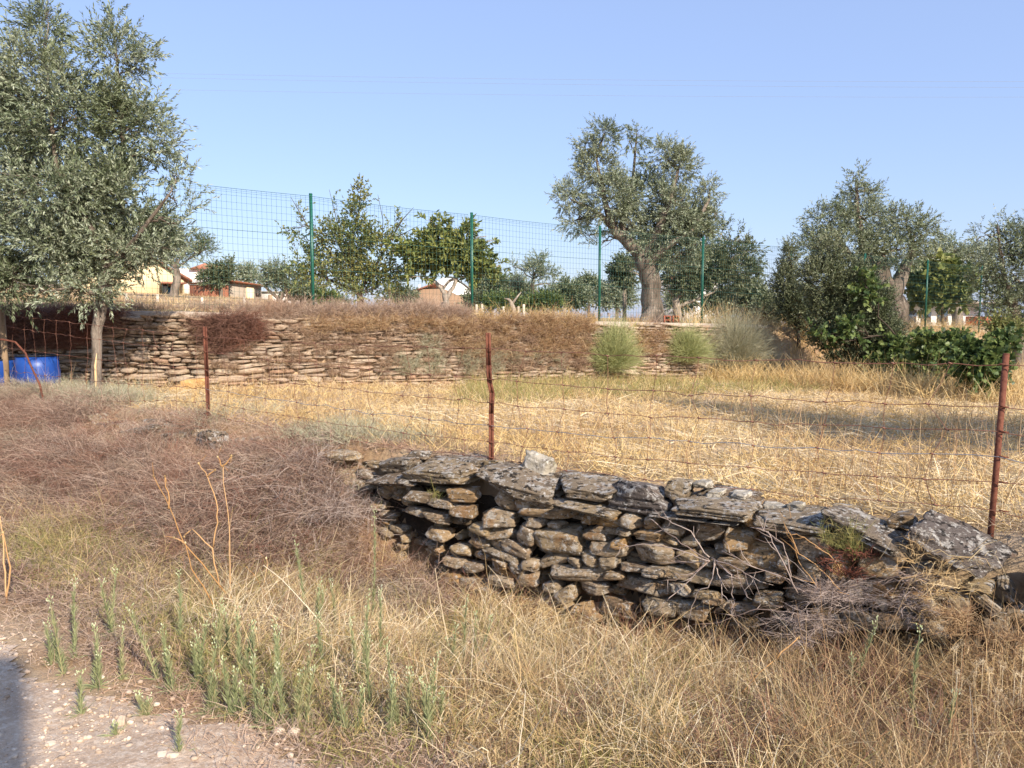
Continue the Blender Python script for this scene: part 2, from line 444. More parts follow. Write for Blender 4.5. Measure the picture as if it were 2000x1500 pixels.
def sheet(name, xs, ys, hf, m, mask=None):
    X, Y = np.meshgrid(xs, ys)
    Z = hf(X, Y)
    n, k = len(xs), len(ys)
    i = np.arange(n - 1)[None] + np.arange(k - 1)[:, None] * n
    F = np.stack([i, i + 1, i + n + 1, i + n], -1).reshape(-1, 4)
    if mask is not None:
        cx = X.ravel()[F].mean(1); cy = Y.ravel()[F].mean(1)
        F = F[mask(cx, cy)]
        used = np.unique(F); mp = np.zeros(n * k, np.int64); mp[used] = np.arange(len(used))
        V = np.stack([X.ravel(), Y.ravel(), Z.ravel()], -1)[used]
        return link(name, raw_mesh(name, V, [mp[F]], V[:, 2] * 0), m, None, True)
    vv = NN[0] * X + NN[1] * Y
    r_ = np.where(vv < 4.6, smooth(2.05, 1.6, vv) * .9 + .05, .95)
    return link(name, raw_mesh(name, np.stack([X, Y, Z], -1), [F], r_.ravel()), m, None, True)

g = sheet('ground', axis(-11, 13, 0.08, 900, 1.18), axis(0.5, 22, 0.08, 900, 1.18), H, M['soil'])
tag(g, 'dry brown earth of the field and terraces', kind='structure')

def road_edge(x, y):
    u_ = NU[0] * x + NU[1] * y
    return 1.90 - 0.32 * smooth(-1.6, -4.0, u_) + 0.5 * (vn2(x, y, 0.8, 21) - 0.5) + 0.28 * (vn2(x, y, 3.1, 22) - 0.5) - 0.10 * smooth(-1.5, 1.5, x)
rd = sheet('road', np.arange(-9, 9, 0.04), np.arange(-4.5, 7.5, 0.04),
           lambda x, y: H(x, y) + 0.006 + 0.014 * (vn2(x, y, 14, 5) - 0.4) + 0.022 * (vn2(x, y, 4.5, 6) - .4),
           M['road'], lambda x, y: (NN[0] * x + NN[1] * y < road_edge(x, y)) & (NN[0] * x + NN[1] * y > -2.2))
tag(rd, 'pale gravelly dirt road in the bottom left corner', kind='structure')

# ================================================================ ROCKS
_ico = {}
def ico(level):
    if level not in _ico:
        bm = bmesh.new(); bmesh.ops.create_icosphere(bm, subdivisions=level, radius=1)
        _ico[level] = (np.array([v.co[:] for v in bm.verts]), np.array([[v.index for v in f.verts] for f in bm.faces]))
        bm.free()
    return _ico[level]

def rock(w, d, h, seed, level=3, cuts=7, rough=0.05, strata=0.03, round_=0.0):
    """stone of about w x d x h with broken facets and bedding; local x w, y d, z h"""
    r = np.random.default_rng(seed)
    D, F = ico(level)
    nrm = [np.array(a, float) for a in ((1, 0, 0), (-1, 0, 0), (0, 1, 0), (0, -1, 0), (0, 0, 1), (0, 0, -1))]
    hs = [1, 1, 1, 1, 1, 1]
    P = []
    for a, q in zip(nrm, hs):
        a = a + r.normal(size=3) * 0.16
        P.append((a / np.linalg.norm(a), q * r.uniform(0.8, 1.0)))
    for _ in range(cuts):
        a = r.normal(size=3); a /= np.linalg.norm(a)
        P.append((a, r.uniform(0.92, 1.28) * (1 - 0.25 * round_)))
    A = np.array([p[0] for p in P]); q = np.array([p[1] for p in P])
    t = np.maximum(D @ A.T, 1e-4) / q
    k = 40 - 30 * round_
    rad = (t ** k).sum(1) ** (-1 / k)
    V = D * rad[:, None]
    o = r.uniform(0, 90, 3)
    n1 = vn(V * 1.7 + o, 1) - 0.5
    n2 = vn(V * 4.1 + o, 2) - 0.5
    n3 = vn(V * 9.3 + o, 3) - 0.5
    V = V * (1 + rough * (2.2 * n1 + 1.4 * n2 + 0.8 * n3))[:, None]
    V = V * np.array([w, d, h]) / 2
    if strata:
        zz = V[:, 2] / max(h, 0.02)
        lay = vn(np.stack([zz * 9 + o[0], V[:, 0] * 2.2 + o[1], V[:, 1] * 2.2], -1), 4) - 0.5
        V[:, :2] *= (1 + strata * 3.2 * lay * min(1.0, 0.35 / max(w, .1) + 0.3))[:, None]
    return V, F

def put(V, c, ax, ay, az):
    return V[:, :1] * ax + V[:, 1:2] * ay + V[:, 2:3] * az + c

def ground_z(x, y): return float(H(x, y))

# ================================================================ NEAR DRY-STONE WALL
VF = 4.30                                 # front face of the wall
def face_stone(mb, cx, cy, w, h, rot=9, seed=0, v=VF, depth=None, level=3, rnd=0.0, tone=None, proud=0.0, yaw=0.0, pitch=0.0, big=1.06):
    a = math.radians(rot)
    l = at_v(cx - w / 2 * math.cos(a), cy - w / 2 * math.sin(a), v)
    rr = at_v(cx + w / 2 * math.cos(a), cy + w / 2 * math.sin(a), v)
    c = (l + rr) / 2
    W = np.linalg.norm(rr - l)
    scale = (c[1]) / FPX
    Hh = h * scale * 1.02
    ax = (rr - l) / W
    if yaw:
        q = math.radians(yaw); n = np.array([NN[0], NN[1], 0]); ax = unit(ax * math.cos(q) + n * math.sin(q))
    ay = np.array([NN[0], NN[1], 0.0])
    if pitch: ay = ay + np.array([0, 0, math.tan(math.radians(pitch))])
    ay = unit(ay - ax * (ay @ ax))
    az = np.cross(ax, ay)
    dp = depth or min(0.42, max(0.16, 0.7 * W))
    V, F = rock(W * big, dp, Hh * big * 1.03, seed, level, 11, 0.032, 0.035, rnd)
    c = c + ay * (dp / 2 - proud)
    mb.add(put(V, c, ax, ay, az), [F], RNG.random() if tone is None else tone)

nw = thing('dry_stone_wall', 'low tumbledown dry-stone wall of grey and brown slabs beside the road', 'wall', (0.9, 4.4, -0.3))

FACE = [ # cx, cy, w, h, rot
 (977,978,36,42,5),(1012,983,32,28,-20),(1081,983,34,15,9),(1050,984,32,16,6),(972,1015,60,36,9),(1065,1007,92,24,7),(1039,1023,40,17,8),
 (1079,1030,24,16,9),(967,1042,54,22,9),(1025,1047,36,40,20),(1084,1061,92,52,8),(967,1064,34,24,9),(1007,1074,56,24,27),(980,1085,62,18,16),
 (1033,1103,34,22,8),(977,1105,42,20,14),(1009,1111,36,24,42),(1073,1098,62,22,-14),(983,1121,62,14,26),(1028,1135,40,28,5),(975,1136,52,16,10),
 (1073,1149,34,22,9),(1137,1125,137,32,7),(1148,1093,38,26,5),(1103,1165,38,32,-20),(1153,1152,52,22,14),
 (1175,1037,58,16,9),(1144,1018,32,20,10),(1185,1021,50,22,12),(1228,1020,34,26,9),(1273,1026,30,22,0),(1319,1029,42,26,25),(1383,1042,50,34,5),
 (1433,1051,62,34,5),(1297,1052,52,18,20),(1265,1085,80,44,2),(1161,1054,52,20,8),(1183,1074,74,26,9),(1265,1048,50,20,10),(1188,1100,32,24,9),
 (1231,1111,50,17,9),(1118,1098,26,18,9),(1375,1094,42,28,10),(1332,1090,46,30,8),(1492,1092,118,56,14),(1431,1104,62,26,9),(1332,1126,122,28,7),
 (1441,1146,104,26,6),(1324,1152,44,24,14),(1249,1150,112,34,10),(1372,1163,56,16,6),(1391,1176,38,14,5),(1404,1192,30,12,-32),(1513,1126,44,18,12),
 (1473,1024,56,22,12),(1588,1072,78,50,14),(1340,1196,92,28,10),(1500,1178,56,26,9),(1445,1192,60,22,6),(1585,1118,70,34,10),(1560,1160,80,32,8),
 (1640,1105,50,44,20),(1715,1104,78,42,9),(1665,1158,30,40,4),(1717,1168,78,52,8),(1737,1070,64,30,24),(1672,1212,72,32,6),(1752,1219,100,36,5),(1610,1205,60,30,6),
 (1795,1125,60,40,20),(1800,1180,60,40,15),(1873,1173,44,28,10),(1862,1197,38,26,20),(1930,1181,82,16,36),(1290,1188,60,30,5),(1200,1190,70,28,8),(1820,1225,70,34,20),
 (1208,1062,24,18,0),(1215,1040,26,16,10),(1345,1060,40,26,-30),(1410,1075,44,22,10),(1280,1118,40,18,6),(1195,1128,40,16,5),(1530,1100,30,24,40),
 (930,1035,40,20,12),(925,1065,44,18,8),(935,1090,40,18,20),(915,1110,46,16,6),(925,1140,60,16,14),(890,1075,36,18,16),(885,1100,40,16,22),(880,1130,44,18,10),
 (900,1000,44,20,10),(860,985,50,20,8),(850,1015,46,18,12),(820,970,50,18,10),(900,970,50,22,8),(840,1045,44,20,14),(800,1000,44,18,8),(940,1160,66,26,8),
 (870,1160,60,24,6),(1079,1196,66,44,6),(1012,1192,92,38,8),(1150,1205,60,30,5),
]
mb = MB()
for i, f in enumerate(FACE):
    face_stone(mb, f[0], f[1], f[2], f[3], f[4], 100 + i, proud=random.uniform(-0.03, 0.05), yaw=random.uniform(-12, 12), pitch=random.uniform(-9, 9), level=4 if f[2] > 40 else 3)
# small packing stones set back between them
for i in range(330):
    u = random.uniform(-5.0, 1.3)
    x, y = uv2xy(u, VF + 0.19)
    top = 0.50 - 0.045 * (u + 3.4) if u > -3.4 else 0.5
    z = random.uniform(-0.48, top - 0.14)
    W = random.uniform(0.07, 0.22); hh = random.uniform(0.03, 0.075)
    V, F = rock(W, random.uniform(.12, .2), hh, 900 + i, 2, 5, 0.06, 0.04)
    t = random.uniform(-0.35, 0.15)
    ax = unit(np.array([NU[0], NU[1], t * 0.6])); ay = np.array([NN[0], NN[1], 0]); az = np.cross(ax, ay)
    mb.add(put(V, np.array([x, y, z]), ax, ay, az), [F])
# stones farther left, half lost in the brush, and off to the right
for i in range(170):
    left = i < 100
    u = random.uniform(-9.5, -4.8) if left else random.uniform(0.9, 4.2)
    x, y = uv2xy(u, 4.46 if left else VF + 0.12)
    g0 = ground_z(*uv2xy(u, 4.3))
    z = random.uniform(0.22, 0.50) if left else random.uniform(-0.4, 0.28)
    W = random.uniform(0.16, 0.42)
    V, F = rock(W, random.uniform(.2, .32), random.uniform(.06, .14), 1900 + i, 3, 6, 0.05, 0.04)
    ax = unit(np.array([NU[0], NU[1], random.uniform(-.15, .15)])); ay = np.array([NN[0], NN[1], 0]); az = np.cross(ax, ay)
    mb.add(put(V, np.array([x, y, z]), ax, ay, az), [F])
mb.build('stonework', M['stone'], nw)
mb = MB()
us = np.linspace(-9.5, 4.2, 80)
prof = []
for u in us:
    tp = 0.34 - 0.05 * max(0, u + 3.4) if u > -4.6 else 0.36
    x0, y0 = uv2xy(u, VF + 0.24); x1, y1 = uv2xy(u, 4.72)
    prof.append([(x0, y0, -0.7), (x0, y0, tp - 0.03), (x1, y1, tp - 0.03), (x1, y1, -0.7)])
P = np.array(prof) + RNG.normal(size=(80, 4, 3)) * 0.012
i = np.arange(79)[:, None] * 4
F = np.concatenate([i + np.array([[k, k + 1, k + 5, k + 4]]) for k in range(3)] )
mb.add(P.reshape(-1, 3), [F, np.array([[0, 1, 2, 3], [319, 318, 317, 316]])])
mb.build('core', M['core'], nw)

def slab(cx, cy, w, h, rot, v, seed, depth, pitch=0, yaw=0, level=5, rnd=0.0, mt='coping', name='coping_stone', parent=nw, label=None, tone=None, rough=0.04):
    a = math.radians(rot)
    l = at_v(cx - w / 2 * math.cos(a), cy - w / 2 * math.sin(a), v)
    rr = at_v(cx + w / 2 * math.cos(a), cy + w / 2 * math.sin(a), v)
    c = (l + rr) / 2; W = np.linalg.norm(rr - l); ax = (rr - l) / W
    if yaw:
        q = math.radians(yaw); ax = unit(ax * math.cos(q) + np.array([NN[0], NN[1], 0]) * math.sin(q))
    ay = np.array([NN[0], NN[1], math.tan(math.radians(pitch))]); ay = unit(ay - ax * (ay @ ax)); az = np.cross(ax, ay)
    depth *= .85; dd_ = ray(cx, cy); sl_ = -dd_[2] / math.hypot(dd_[0], dd_[1])
    hw = h * c[1] / FPX; hw = max(.48 * hw, hw - depth * .6 * sl_)
    V, F = rock(W * 1.0, depth, hw, seed, level, 7, rough, 0.05, rnd)
    m = MB().add(V @ np.array([ax, ay, az]), [F], random.random() if tone is None else tone)
    if parent is None:
        o = m.build(name, M[mt], None, True); o.location = c
    else:
        o = m.build(name, M[mt], parent, True); o.location = c
    if label: o['label'] = label
    return o
COPE = [ # cx, cy, w, h, rot, v, depth, pitch, level, round
 (790,906,66,38,4,4.55,.30,0,0.6),(778,934,92,26,-2,4.42,.32,8,0),(868,924,128,48,4,4.42,.36,6,0),(898,900,118,24,3,4.62,.30,0,0),(822,888,34,22,5,4.62,.16,0,0),
 (968,908,30,26,0,4.58,.16,0,0),(1029,944,140,54,17,4.42,.40,10,0.1),(1108,930,38,24,10,4.62,.2,0,0),(1159,956,112,48,6,4.45,.40,4,0.2),(1164,992,122,24,11,4.34,.36,0,0),
 (1258,968,104,66,6,4.46,.40,0,0.7),(1329,958,40,52,20,4.50,.22,0,0.1),(1402,990,166,42,5,4.36,.44,5,0),(1425,966,130,28,6,4.60,.30,0,0),
 (1367,1010,150,15,6,4.34,.3,0,0),(1560,1014,160,44,7,4.42,.50,6,0),(1700,1032,176,46,24,4.40,.42,4,0),(1769,1014,52,40,8,4.55,.26,0,0.1),
 (1866,1072,180,72,28,4.40,.36,4,0),(1914,1142,62,34,8,4.34,.26,0,0.2),(1970,1150,50,36,50,4.40,.26,0,0),(1968,1188,76,22,-8,4.36,.24,0,0),(1948,1218,64,22,36,4.32,.22,0,0),
 (1655,998,70,26,20,4.60,.24,0,0),(745,905,50,22,6,4.66,.2,0,0.2),(282,848,98,44,-8,4.36,.42,8,0),(425,874,66,62,10,4.30,.3,0,0.5),(505,896,56,56,4,4.30,.3,0,0.4),(212,836,72,36,-4,4.42,.3,4,0.1),
 (322,828,56,24,3,4.6,.3,0,0),(347,866,46,50,4,4.30,.26,0,0.3),(2040,1150,90,40,30,4.42,.4,0,0),(2110,1230,110,40,20,4.4,.4,0,0),
]
cl = {6: 'large tilted grey slab', 10: 'rounded dark boulder with lichen', 18: 'big smooth grey slab sloping down to the right', 17: 'pinkish block', 25: 'thin grey slab poking out of the brush'}
for i, c in enumerate(COPE):
    slab(*c[:6], 3000 + i, c[6], c[7], rnd=c[8], label=cl.get(i), tone={18: .8, 6: .45, 10: .8, 17: .95, 16: .4}.get(i), level=5 if c[2] > 90 else 4)
settle(nw)
for i, (cx, cy, w, h, rot, lb) in enumerate([
  (1058, 908, 56, 46, 25, 'white lichened rock perched on the tilted slab right of the middle rusty post'),
  (1373, 946, 34, 22, 5, 'whitish stone lying beside the upright rock on the wall top'),
  (1401, 963, 28, 20, 5, 'small pale lichened stone in the middle of the long coping slab'),
  (1447, 968, 36, 22, 12, 'mottled pale stone at the right end of the long coping slab'),
  (1512, 989, 42, 16, 8, 'flat white stone on the low slab right of the long coping slab'),
  (1557, 988, 32, 20, 5, 'knobbly white stone on the low slab above the dry tuft'),
  (238, 836, 28, 14, 20, 'small white stone on the brush-covered wall top at left')]):
    o = slab(cx, cy, w, h, rot, 4.56 if i not in (2, 3) else 4.5, 3100 + i, .16, mt='white_stone', name='loose_stone', parent=None, level=4, rough=0.07)
    tag(o, lb, 'stone')

# ================================================================ RETAINING WALL OF THE TERRACE
def far_pt(a):
    """point at arc parameter a along the wall face, 0 at the bend, right positive"""
    c = np.array([-4.55, 11.60])
    if a >= 0: return c + np.array([0.83, 0.558]) * a, np.array([0.83, 0.558]), np.array([-0.558, 0.83])
    return c + np.array([1.0, 0.0]) * a, np.array([1.0, 0]), np.array([0, 1.0])
fw = thing('retaining_wall', 'long terrace retaining wall of thin brown schist stones', 'wall', (0, 14.6, 0.4))
mb = MB()
k = 0
z = -0.05
while z < 1.16:
    hh = random.uniform(0.026, 0.072)
    a = -6.5
    while a < 12.9:
        W = min(0.75, max(0.10, random.lognormvariate(-1.45, 0.5)))
        if z < 0.4 and a < 5: W *= 1.4
        p, t, n = far_pt(a + W / 2)
        zb = float(Hb(p[0] - n[0] * 0.25, p[1] - n[1] * 0.25)) - 0.05
        hgt = float(Hb(p[0] + n[0] * 0.6, p[1] + n[1] * 0.6)) - zb
        zz = zb + z * hgt / 1.12 + random.uniform(-.012, .012)
        if zz < zb + hgt - 0.06:
            h2 = hh * random.uniform(0.7, 1.25)
            V, F = rock(W * 1.03, 0.24, h2 * 1.12, 5000 + k, 2 if a > -1 else 2, 5, 0.05, 0.04)
            til = random.gauss(0, 0.045)
            ax = unit(np.array([t[0], t[1], til])); ay = np.array([n[0], n[1], 0]); az = np.cross(ax, ay)
            c = np.array([p[0], p[1], zz + h2 / 2]) + ay * (0.10 - random.uniform(0, 0.07) + 0.03 * z)
            if random.random() > 0.02: mb.add(put(V, c, ax, ay, az), [F])
            k += 1
        a += W
    z += hh * 0.98
mb.build('stonework', M['far_stone'], fw)
settle(fw)
print('far stones', k)

mb = MB()
for a0, a1 in ((-6.5, 0), (0, 13.4)):
    n = 22
    al = np.linspace(a0, a1, n) + (0.0001 if a0 == 0 else -0.0001)
    pr = []
    for q in al:
        p, t, nn = far_pt(q)
        zt = float(Hb(p[0] + nn[0] * 0.7, p[1] + nn[1] * 0.7))
        pr.append([(p[0] + nn[0] * d, p[1] + nn[1] * d, zt + e) for d, e in ((0.14, -0.10), (0.14, 0.025), (0.42, 0.03), (0.42, -0.10))])
    P = np.array(pr); P[..., 2] += 0.006 * RNG.normal(size=(n, 1)); i = np.arange(n - 1)[:, None] * 4
    mb.add(P.reshape(-1, 3), [np.concatenate([i + np.array([[j, j + 1, j + 5, j + 4]]) for j in range(3)]), np.array([[0, 3, 2, 1]]), np.array([[4 * n - 4, 4 * n - 3, 4 * n - 2, 4 * n - 1]])])
tag(mb.build('concrete_footing', M['concrete']), 'thin concrete strip along the top of the retaining wall under the green fence', 'footing')

for i, (cx, cy, w, h, Y, lb) in enumerate([(378, 750, 46, 26, 11.55, 'big rounded ochre boulder at the foot of the retaining wall'), (355, 758, 22, 16, 11.45, 'small ochre rock left of the big ochre boulder'),
      (480, 760, 22, 12, 11.9, 'low ochre rock at the wall foot right of the big ochre boulder')]):
    V, F = rock(w * Y / FPX, 0.3, h * Y / FPX, 40 + i, 4, 6, 0.06, 0, 0.6)
    o = MB().add(V, [F]).build('loose_stone', M['ochre_stone'], None, True); o.location = pt(cx, cy, Y) - np.array([0, .06, 0])
    tag(o, lb, 'stone')

# ================================================================ GREEN MESH FENCE
FP = []                                    # posts: x, y, base z, top z
for px, Y, yt, yb in ((612, 12.8, 380, 616), (922, 14.65, 417, 624), (1170, 16.2, 443, 630), (1370, 18.0, 464, 634)):
    b = pt(px, yb, Y); t = pt(px, yt, Y)
    FP.append((b[0], b[1], b[2] - 0.12, t[2]))
L4 = FP[-1]
for k in range(1, 5):
    x, y = L4[0] + 2.66 * k, L4[1] + 1.72 * k
    FP.append((x, y, L4[2] - 0.05 * k, L4[3] - 0.05 * k))
b = pt(218, 608, 12.0)
FPL = [(b[0], b[1], b[2] - .1, b[2] + 2.14)]
for k in range(1, 3): FPL.insert(0, (b[0] - 3.0 * k, b[1] + 0.0, b[2] - .1, b[2] + 2.14))
FP = FPL + FP
gf = thing('mesh_fence', 'tall green welded-mesh fence on round green posts above the retaining wall', 'fence', (FP[3][0], FP[3][1], FP[3][2]))
for p in FP:
    m = MB().tube([(p[0], p[1], p[2]), (p[0], p[1], p[3])], 0.028, 10)
    m.tube([(p[0], p[1], p[3]), (p[0], p[1], p[3] + 0.02)], [0.031, 0.026], 10)
    m.build('post', M['green_metal'], gf, True)
for s in range(len(FP) - 1):
    a, b2 = np.array(FP[s]), np.array(FP[s + 1])
    L = math.hypot(b2[0] - a[0], b2[1] - a[1])
    n = int(L / 0.075)
    t = np.linspace(0, 1, n + 1)
    bz = a[2] + (b2[2] - a[2]) * t + 0.14; tz = a[3] + (b2[3] - a[3]) * t - 0.03 - 0.02 * np.sin(t * math.pi)
    X = a[0] + (b2[0] - a[0]) * t; Y = a[1] + (b2[1] - a[1]) * t - 0.034
    m = MB()
    sticks(m, np.stack([X, Y, bz], -1), np.stack([X, Y, tz], -1), 0.0019)
    fr = list(np.linspace(0, 1, 19)) + [0.97, 0.985]
    for f in fr:
        zz = bz + (tz - bz) * f
        w = 0.0016 if not any(abs(f - q) < .01 for q in (0, 1, 12 / 18, 7 / 18)) else 0.0034
        P = np.stack([X, Y - 0.003, zz], -1)[::4]
        if len(P) < 2: continue
        sticks(m, P[:-1], P[1:], w)
    m.build('wire_mesh', M['green_wire'], gf)
settle(gf)

# ================================================================ RUSTY WIRE FENCE ON THE NEAR WALL
V0 = 4.66
rf = thing('wire_fence', 'sagging rusty sheep-wire fence on thin rusty posts along the near wall', 'fence', (-0.16, 5.7, 0.4))
posts = [(3, 600, 800), (401, 638, 850), (958, 650, 925), (1960, 690, 1085)]
lv = {0: [612, 636, 676, 722, 770], 1: [657, 686, 722, 758, 783, 808], 2: [681, 741, 786, 830, 863, 893], 3: [712, 794, 843, 892, 942, 998]}
PT = []
for i, (px, yt, yb) in enumerate(posts):
    t = at_v(px, yt, V0); b = at_v(px, yb, V0); b = np.array([t[0], t[1], b[2] - 0.15])
    PT.append((b, t))
    if i == 0:
        m = MB().tube([b, (b + t) / 2 + [0.01, 0, 0], t], [0.045, 0.04, 0.035], 8, wob=0.1); m.build('wooden_post', M['post_wood'], rf)
        continue
    m = MB()
    def pp(f, dx=0.0): return b + (t - b) * f + np.array([NU[0] * dx, NU[1] * dx, 0])
    if i == 2: path = [pp(0), pp(.5, .0), pp(.63, .008), pp(.70, -.016), pp(.80, -.022), pp(1, -.028)]
    elif i == 3: path = [pp(0, -.02), pp(.5, -.004), pp(1, .012)]
    else: path = [pp(0, 0.004), pp(.6), pp(1, -.006)]
    if i == 3: m.tube(path, 0.0155, 10)
    else:
        # angle-iron: two thin flanges
        for q in range(len(path) - 1):
            A, B = path[q], path[q + 1]
            for (d1, d2) in ((NU, NN), (NN, NU)):
                a0 = np.array([d1[0], d1[1], 0]) * 0.026; a1 = np.array([d2[0], d2[1], 0]) * 0.005
                s = -1 if d1 is NN else 1
                VV = [A, A + a0 * s, A + a0 * s + a1, A + a1, B, B + a0 * s, B + a0 * s + a1, B + a1]
                m.add(VV, [np.array([(0, 3, 2, 1), (4, 5, 6, 7), (0, 1, 5, 4), (1, 2, 6, 5), (2, 3, 7, 6), (3, 0, 4, 7)])])
    # wire ties
    for y in lv[i]:
        q = at_v(px, y, V0 - 0.02)
        m.tube([q + np.array([-.024, 0, .004]), q + np.array([0, -.014, 0]), q + np.array([.024, 0, -.004])], 0.004, 5)
    m.build('post', M['rust'], rf)
# a post beyond the right edge and one beyond the left
ex = PT[3][0] + (PT[3][0] - PT[2][0]) * 0.95
for q, hgt in ((ex, 1.05), (PT[0][0] + (PT[0][0] - PT[1][0]) * 0.8, 1.1)):
    MB().tube([q, q + np.array([0, 0, hgt])], 0.018, 8).build('post', M['rust'], rf)
rowz = []
for i in range(4):
    zs = [at_v(posts[i][0], y, V0)[2] for y in lv[i]]
    while len(zs) < 6: zs.append(zs[-1] - 0.14)
    rowz.append(zs)
zs3 = [z - 0.12 for z in rowz[3]]
nodes = [(PT[i][1][:2], rowz[i]) for i in range(4)] + [(ex[:2], zs3)]
nodes.insert(0, (PT[0][0][:2] + (PT[0][0][:2] - PT[1][0][:2]) * 0.8, [z + 0.02 for z in rowz[0]]))
wires = []
for si in range(len(nodes) - 1):
    (pa, za), (pb, zb) = nodes[si], nodes[si + 1]
    L = np.linalg.norm(pb - pa); n = max(8, int(L / 0.11))
    t = np.linspace(0, 1, n + 1)
    rows = []
    for k2 in range(6):
        sag = 0.035 * 4 * t * (1 - t) * (0.5 + 0.5 * k2 / 5)
        zz = za[k2] + (zb[k2] - za[k2]) * t - sag + 0.006 * RNG.normal(size=n + 1) * (t > 0) * (t < 1)
        dn = 0.006 * RNG.normal(size=n + 1)
        P = np.stack([pa[0] + (pb[0] - pa[0]) * t + NN[0] * (dn - .02), pa[1] + (pb[1] - pa[1]) * t + NN[1] * (dn - .02), zz], -1)
        rows.append(P)
        m = MB(); sticks(m, P[:-1], P[1:], 0.0021 if k2 not in (0, 3) else 0.0024)
        m.build('wire', M['galv' if k2 == 3 and si >= 2 else 'wire'], rf)
    nv = int(L / 0.33)
    for q in range(1, nv + 1):
        f = q / (nv + 0.6) * n + random.uniform(-.7, .7)
        pr = None; m = MB()
        for k2 in range(6):
            ff = min(n - 1e-3, max(0, f + random.uniform(-.45, .45))); i0 = int(ff); c = rows[k2][i0] + (rows[k2][min(n, i0 + 1)] - rows[k2][i0]) * (ff - i0)
            m.tube([c + np.array([-.012, 0, .004]), c + np.array([.012, 0, -.004])], 0.0048, 4)
            if pr is not None:
                mid = (pr + c) / 2 + np.array([random.gauss(0, .008), 0, 0])
                sticks(m, [pr, mid], [mid, c], 0.0017)
            pr = c
        m.build('stay_wire', M['wire'], rf)
settle(rf)
# bent rusty rod by the barrels
P = [pt(-25, 664, 9.5), pt(5, 663, 9.5), pt(30, 668, 9.5), pt(50, 690, 9.48), pt(62, 718, 9.45), pt(78, 752, 9.42), pt(86, 790, 9.4)]
tag(MB().tube(P, 0.012, 7).build('bent_rod', M['rust'], None, True), 'thin rusty rod arching down in front of the blue barrels', 'rod')

# ================================================================ BARRELS
def barrel(px, Y, ytop, label, hgt=0.74, rad=0.285):
    c = pt(px, ytop, Y); base = c[2] - hgt
    t = thing('plastic_barrel', label, 'barrel', (c[0], c[1], base), 'blue barrels by the retaining wall')
    prof = [(0.0, 0.0), (0.25, 0.0), (0.272, 0.03), (0.275, 0.12), (0.285, 0.16), (0.285, 0.36), (0.279, 0.375), (0.285, 0.39), (0.284, 0.56), (0.272, 0.62), (0.268, hgt - 0.015), (0.26, hgt - 0.015), (0.258, hgt - 0.3), (0.0, hgt - 0.3)]
    n = 32; an = np.linspace(0, 2 * math.pi, n, endpoint=False)
    V = np.array([[(r * rad / .285 * math.cos(a) * (1 + .01 * math.sin(2 * a + 1)), r * rad / .285 * math.sin(a), z) for a in an] for r, z in prof]).reshape(-1, 3)
    i = np.arange(len(prof) - 1)[:, None] * n; j = np.arange(n)[None]; k = (j + 1) % n
    F = np.stack([i + j, i + k, i + n + k, i + n + j], -1).reshape(-1, 4)
    MB().add(V, [F]).build('body', M['blue'], t, True)
    m = MB(); R2 = rad * .272 / .285
    ring = [(R2 * math.cos(a), R2 * math.sin(a), hgt - 0.006) for a in np.linspace(0, 2 * math.pi, 33)]
    m.tube(ring, 0.013, 6, caps=False)
    m.build('rim', M['black'], t, True)
    return t
barrel(72, 10.55, 693, 'bright blue plastic barrel left of the olive trunk, with a dark rim', .78, .272)
barrel(-16, 10.60, 701, 'blue plastic barrel cut by the left picture edge', 0.62, .28)

# ================================================================ POWER LINES AND ADDED SHADOW POLE
for i, (y0, y1, y2) in enumerate(((126, 141, 158), (133, 146, 170), (158, 172, 188))):
    P = [pt(-400 + 2800 * t, (y0 + (y2 - y0) * t) + 30 * 4 * t * (1 - t) * 0.4, 60 + i * 1.5) for t in np.linspace(0, 1, 30)]
    tag(MB().tube(P, 0.008, 4).build('overhead_cable', M['shutter']), ['topmost of the three faint cables crossing the sky', 'middle one of the three faint cables crossing the sky', 'lowest of the three faint cables crossing the sky'][i], 'cable', 'overhead cables')
up = thing('shadow_pole', 'unseen round wooden pole added behind the viewer to cast the road shadow', 'pole', (2.34, -3.92, 0))  # out of view, added to throw the shadow onto the road's left corner
MB().tube([(2.34, -3.92, -.4), (2.34, -3.92, 5.3)], [0.15, 0.12], 12).build('shaft', M['post_wood'], up, True)
MB().tube([(2.34, -3.92, 5.29), (2.34, -3.92, 5.36)], [0.125, 0.05], 12).build('cap', M['dark'], up)
settle(up)

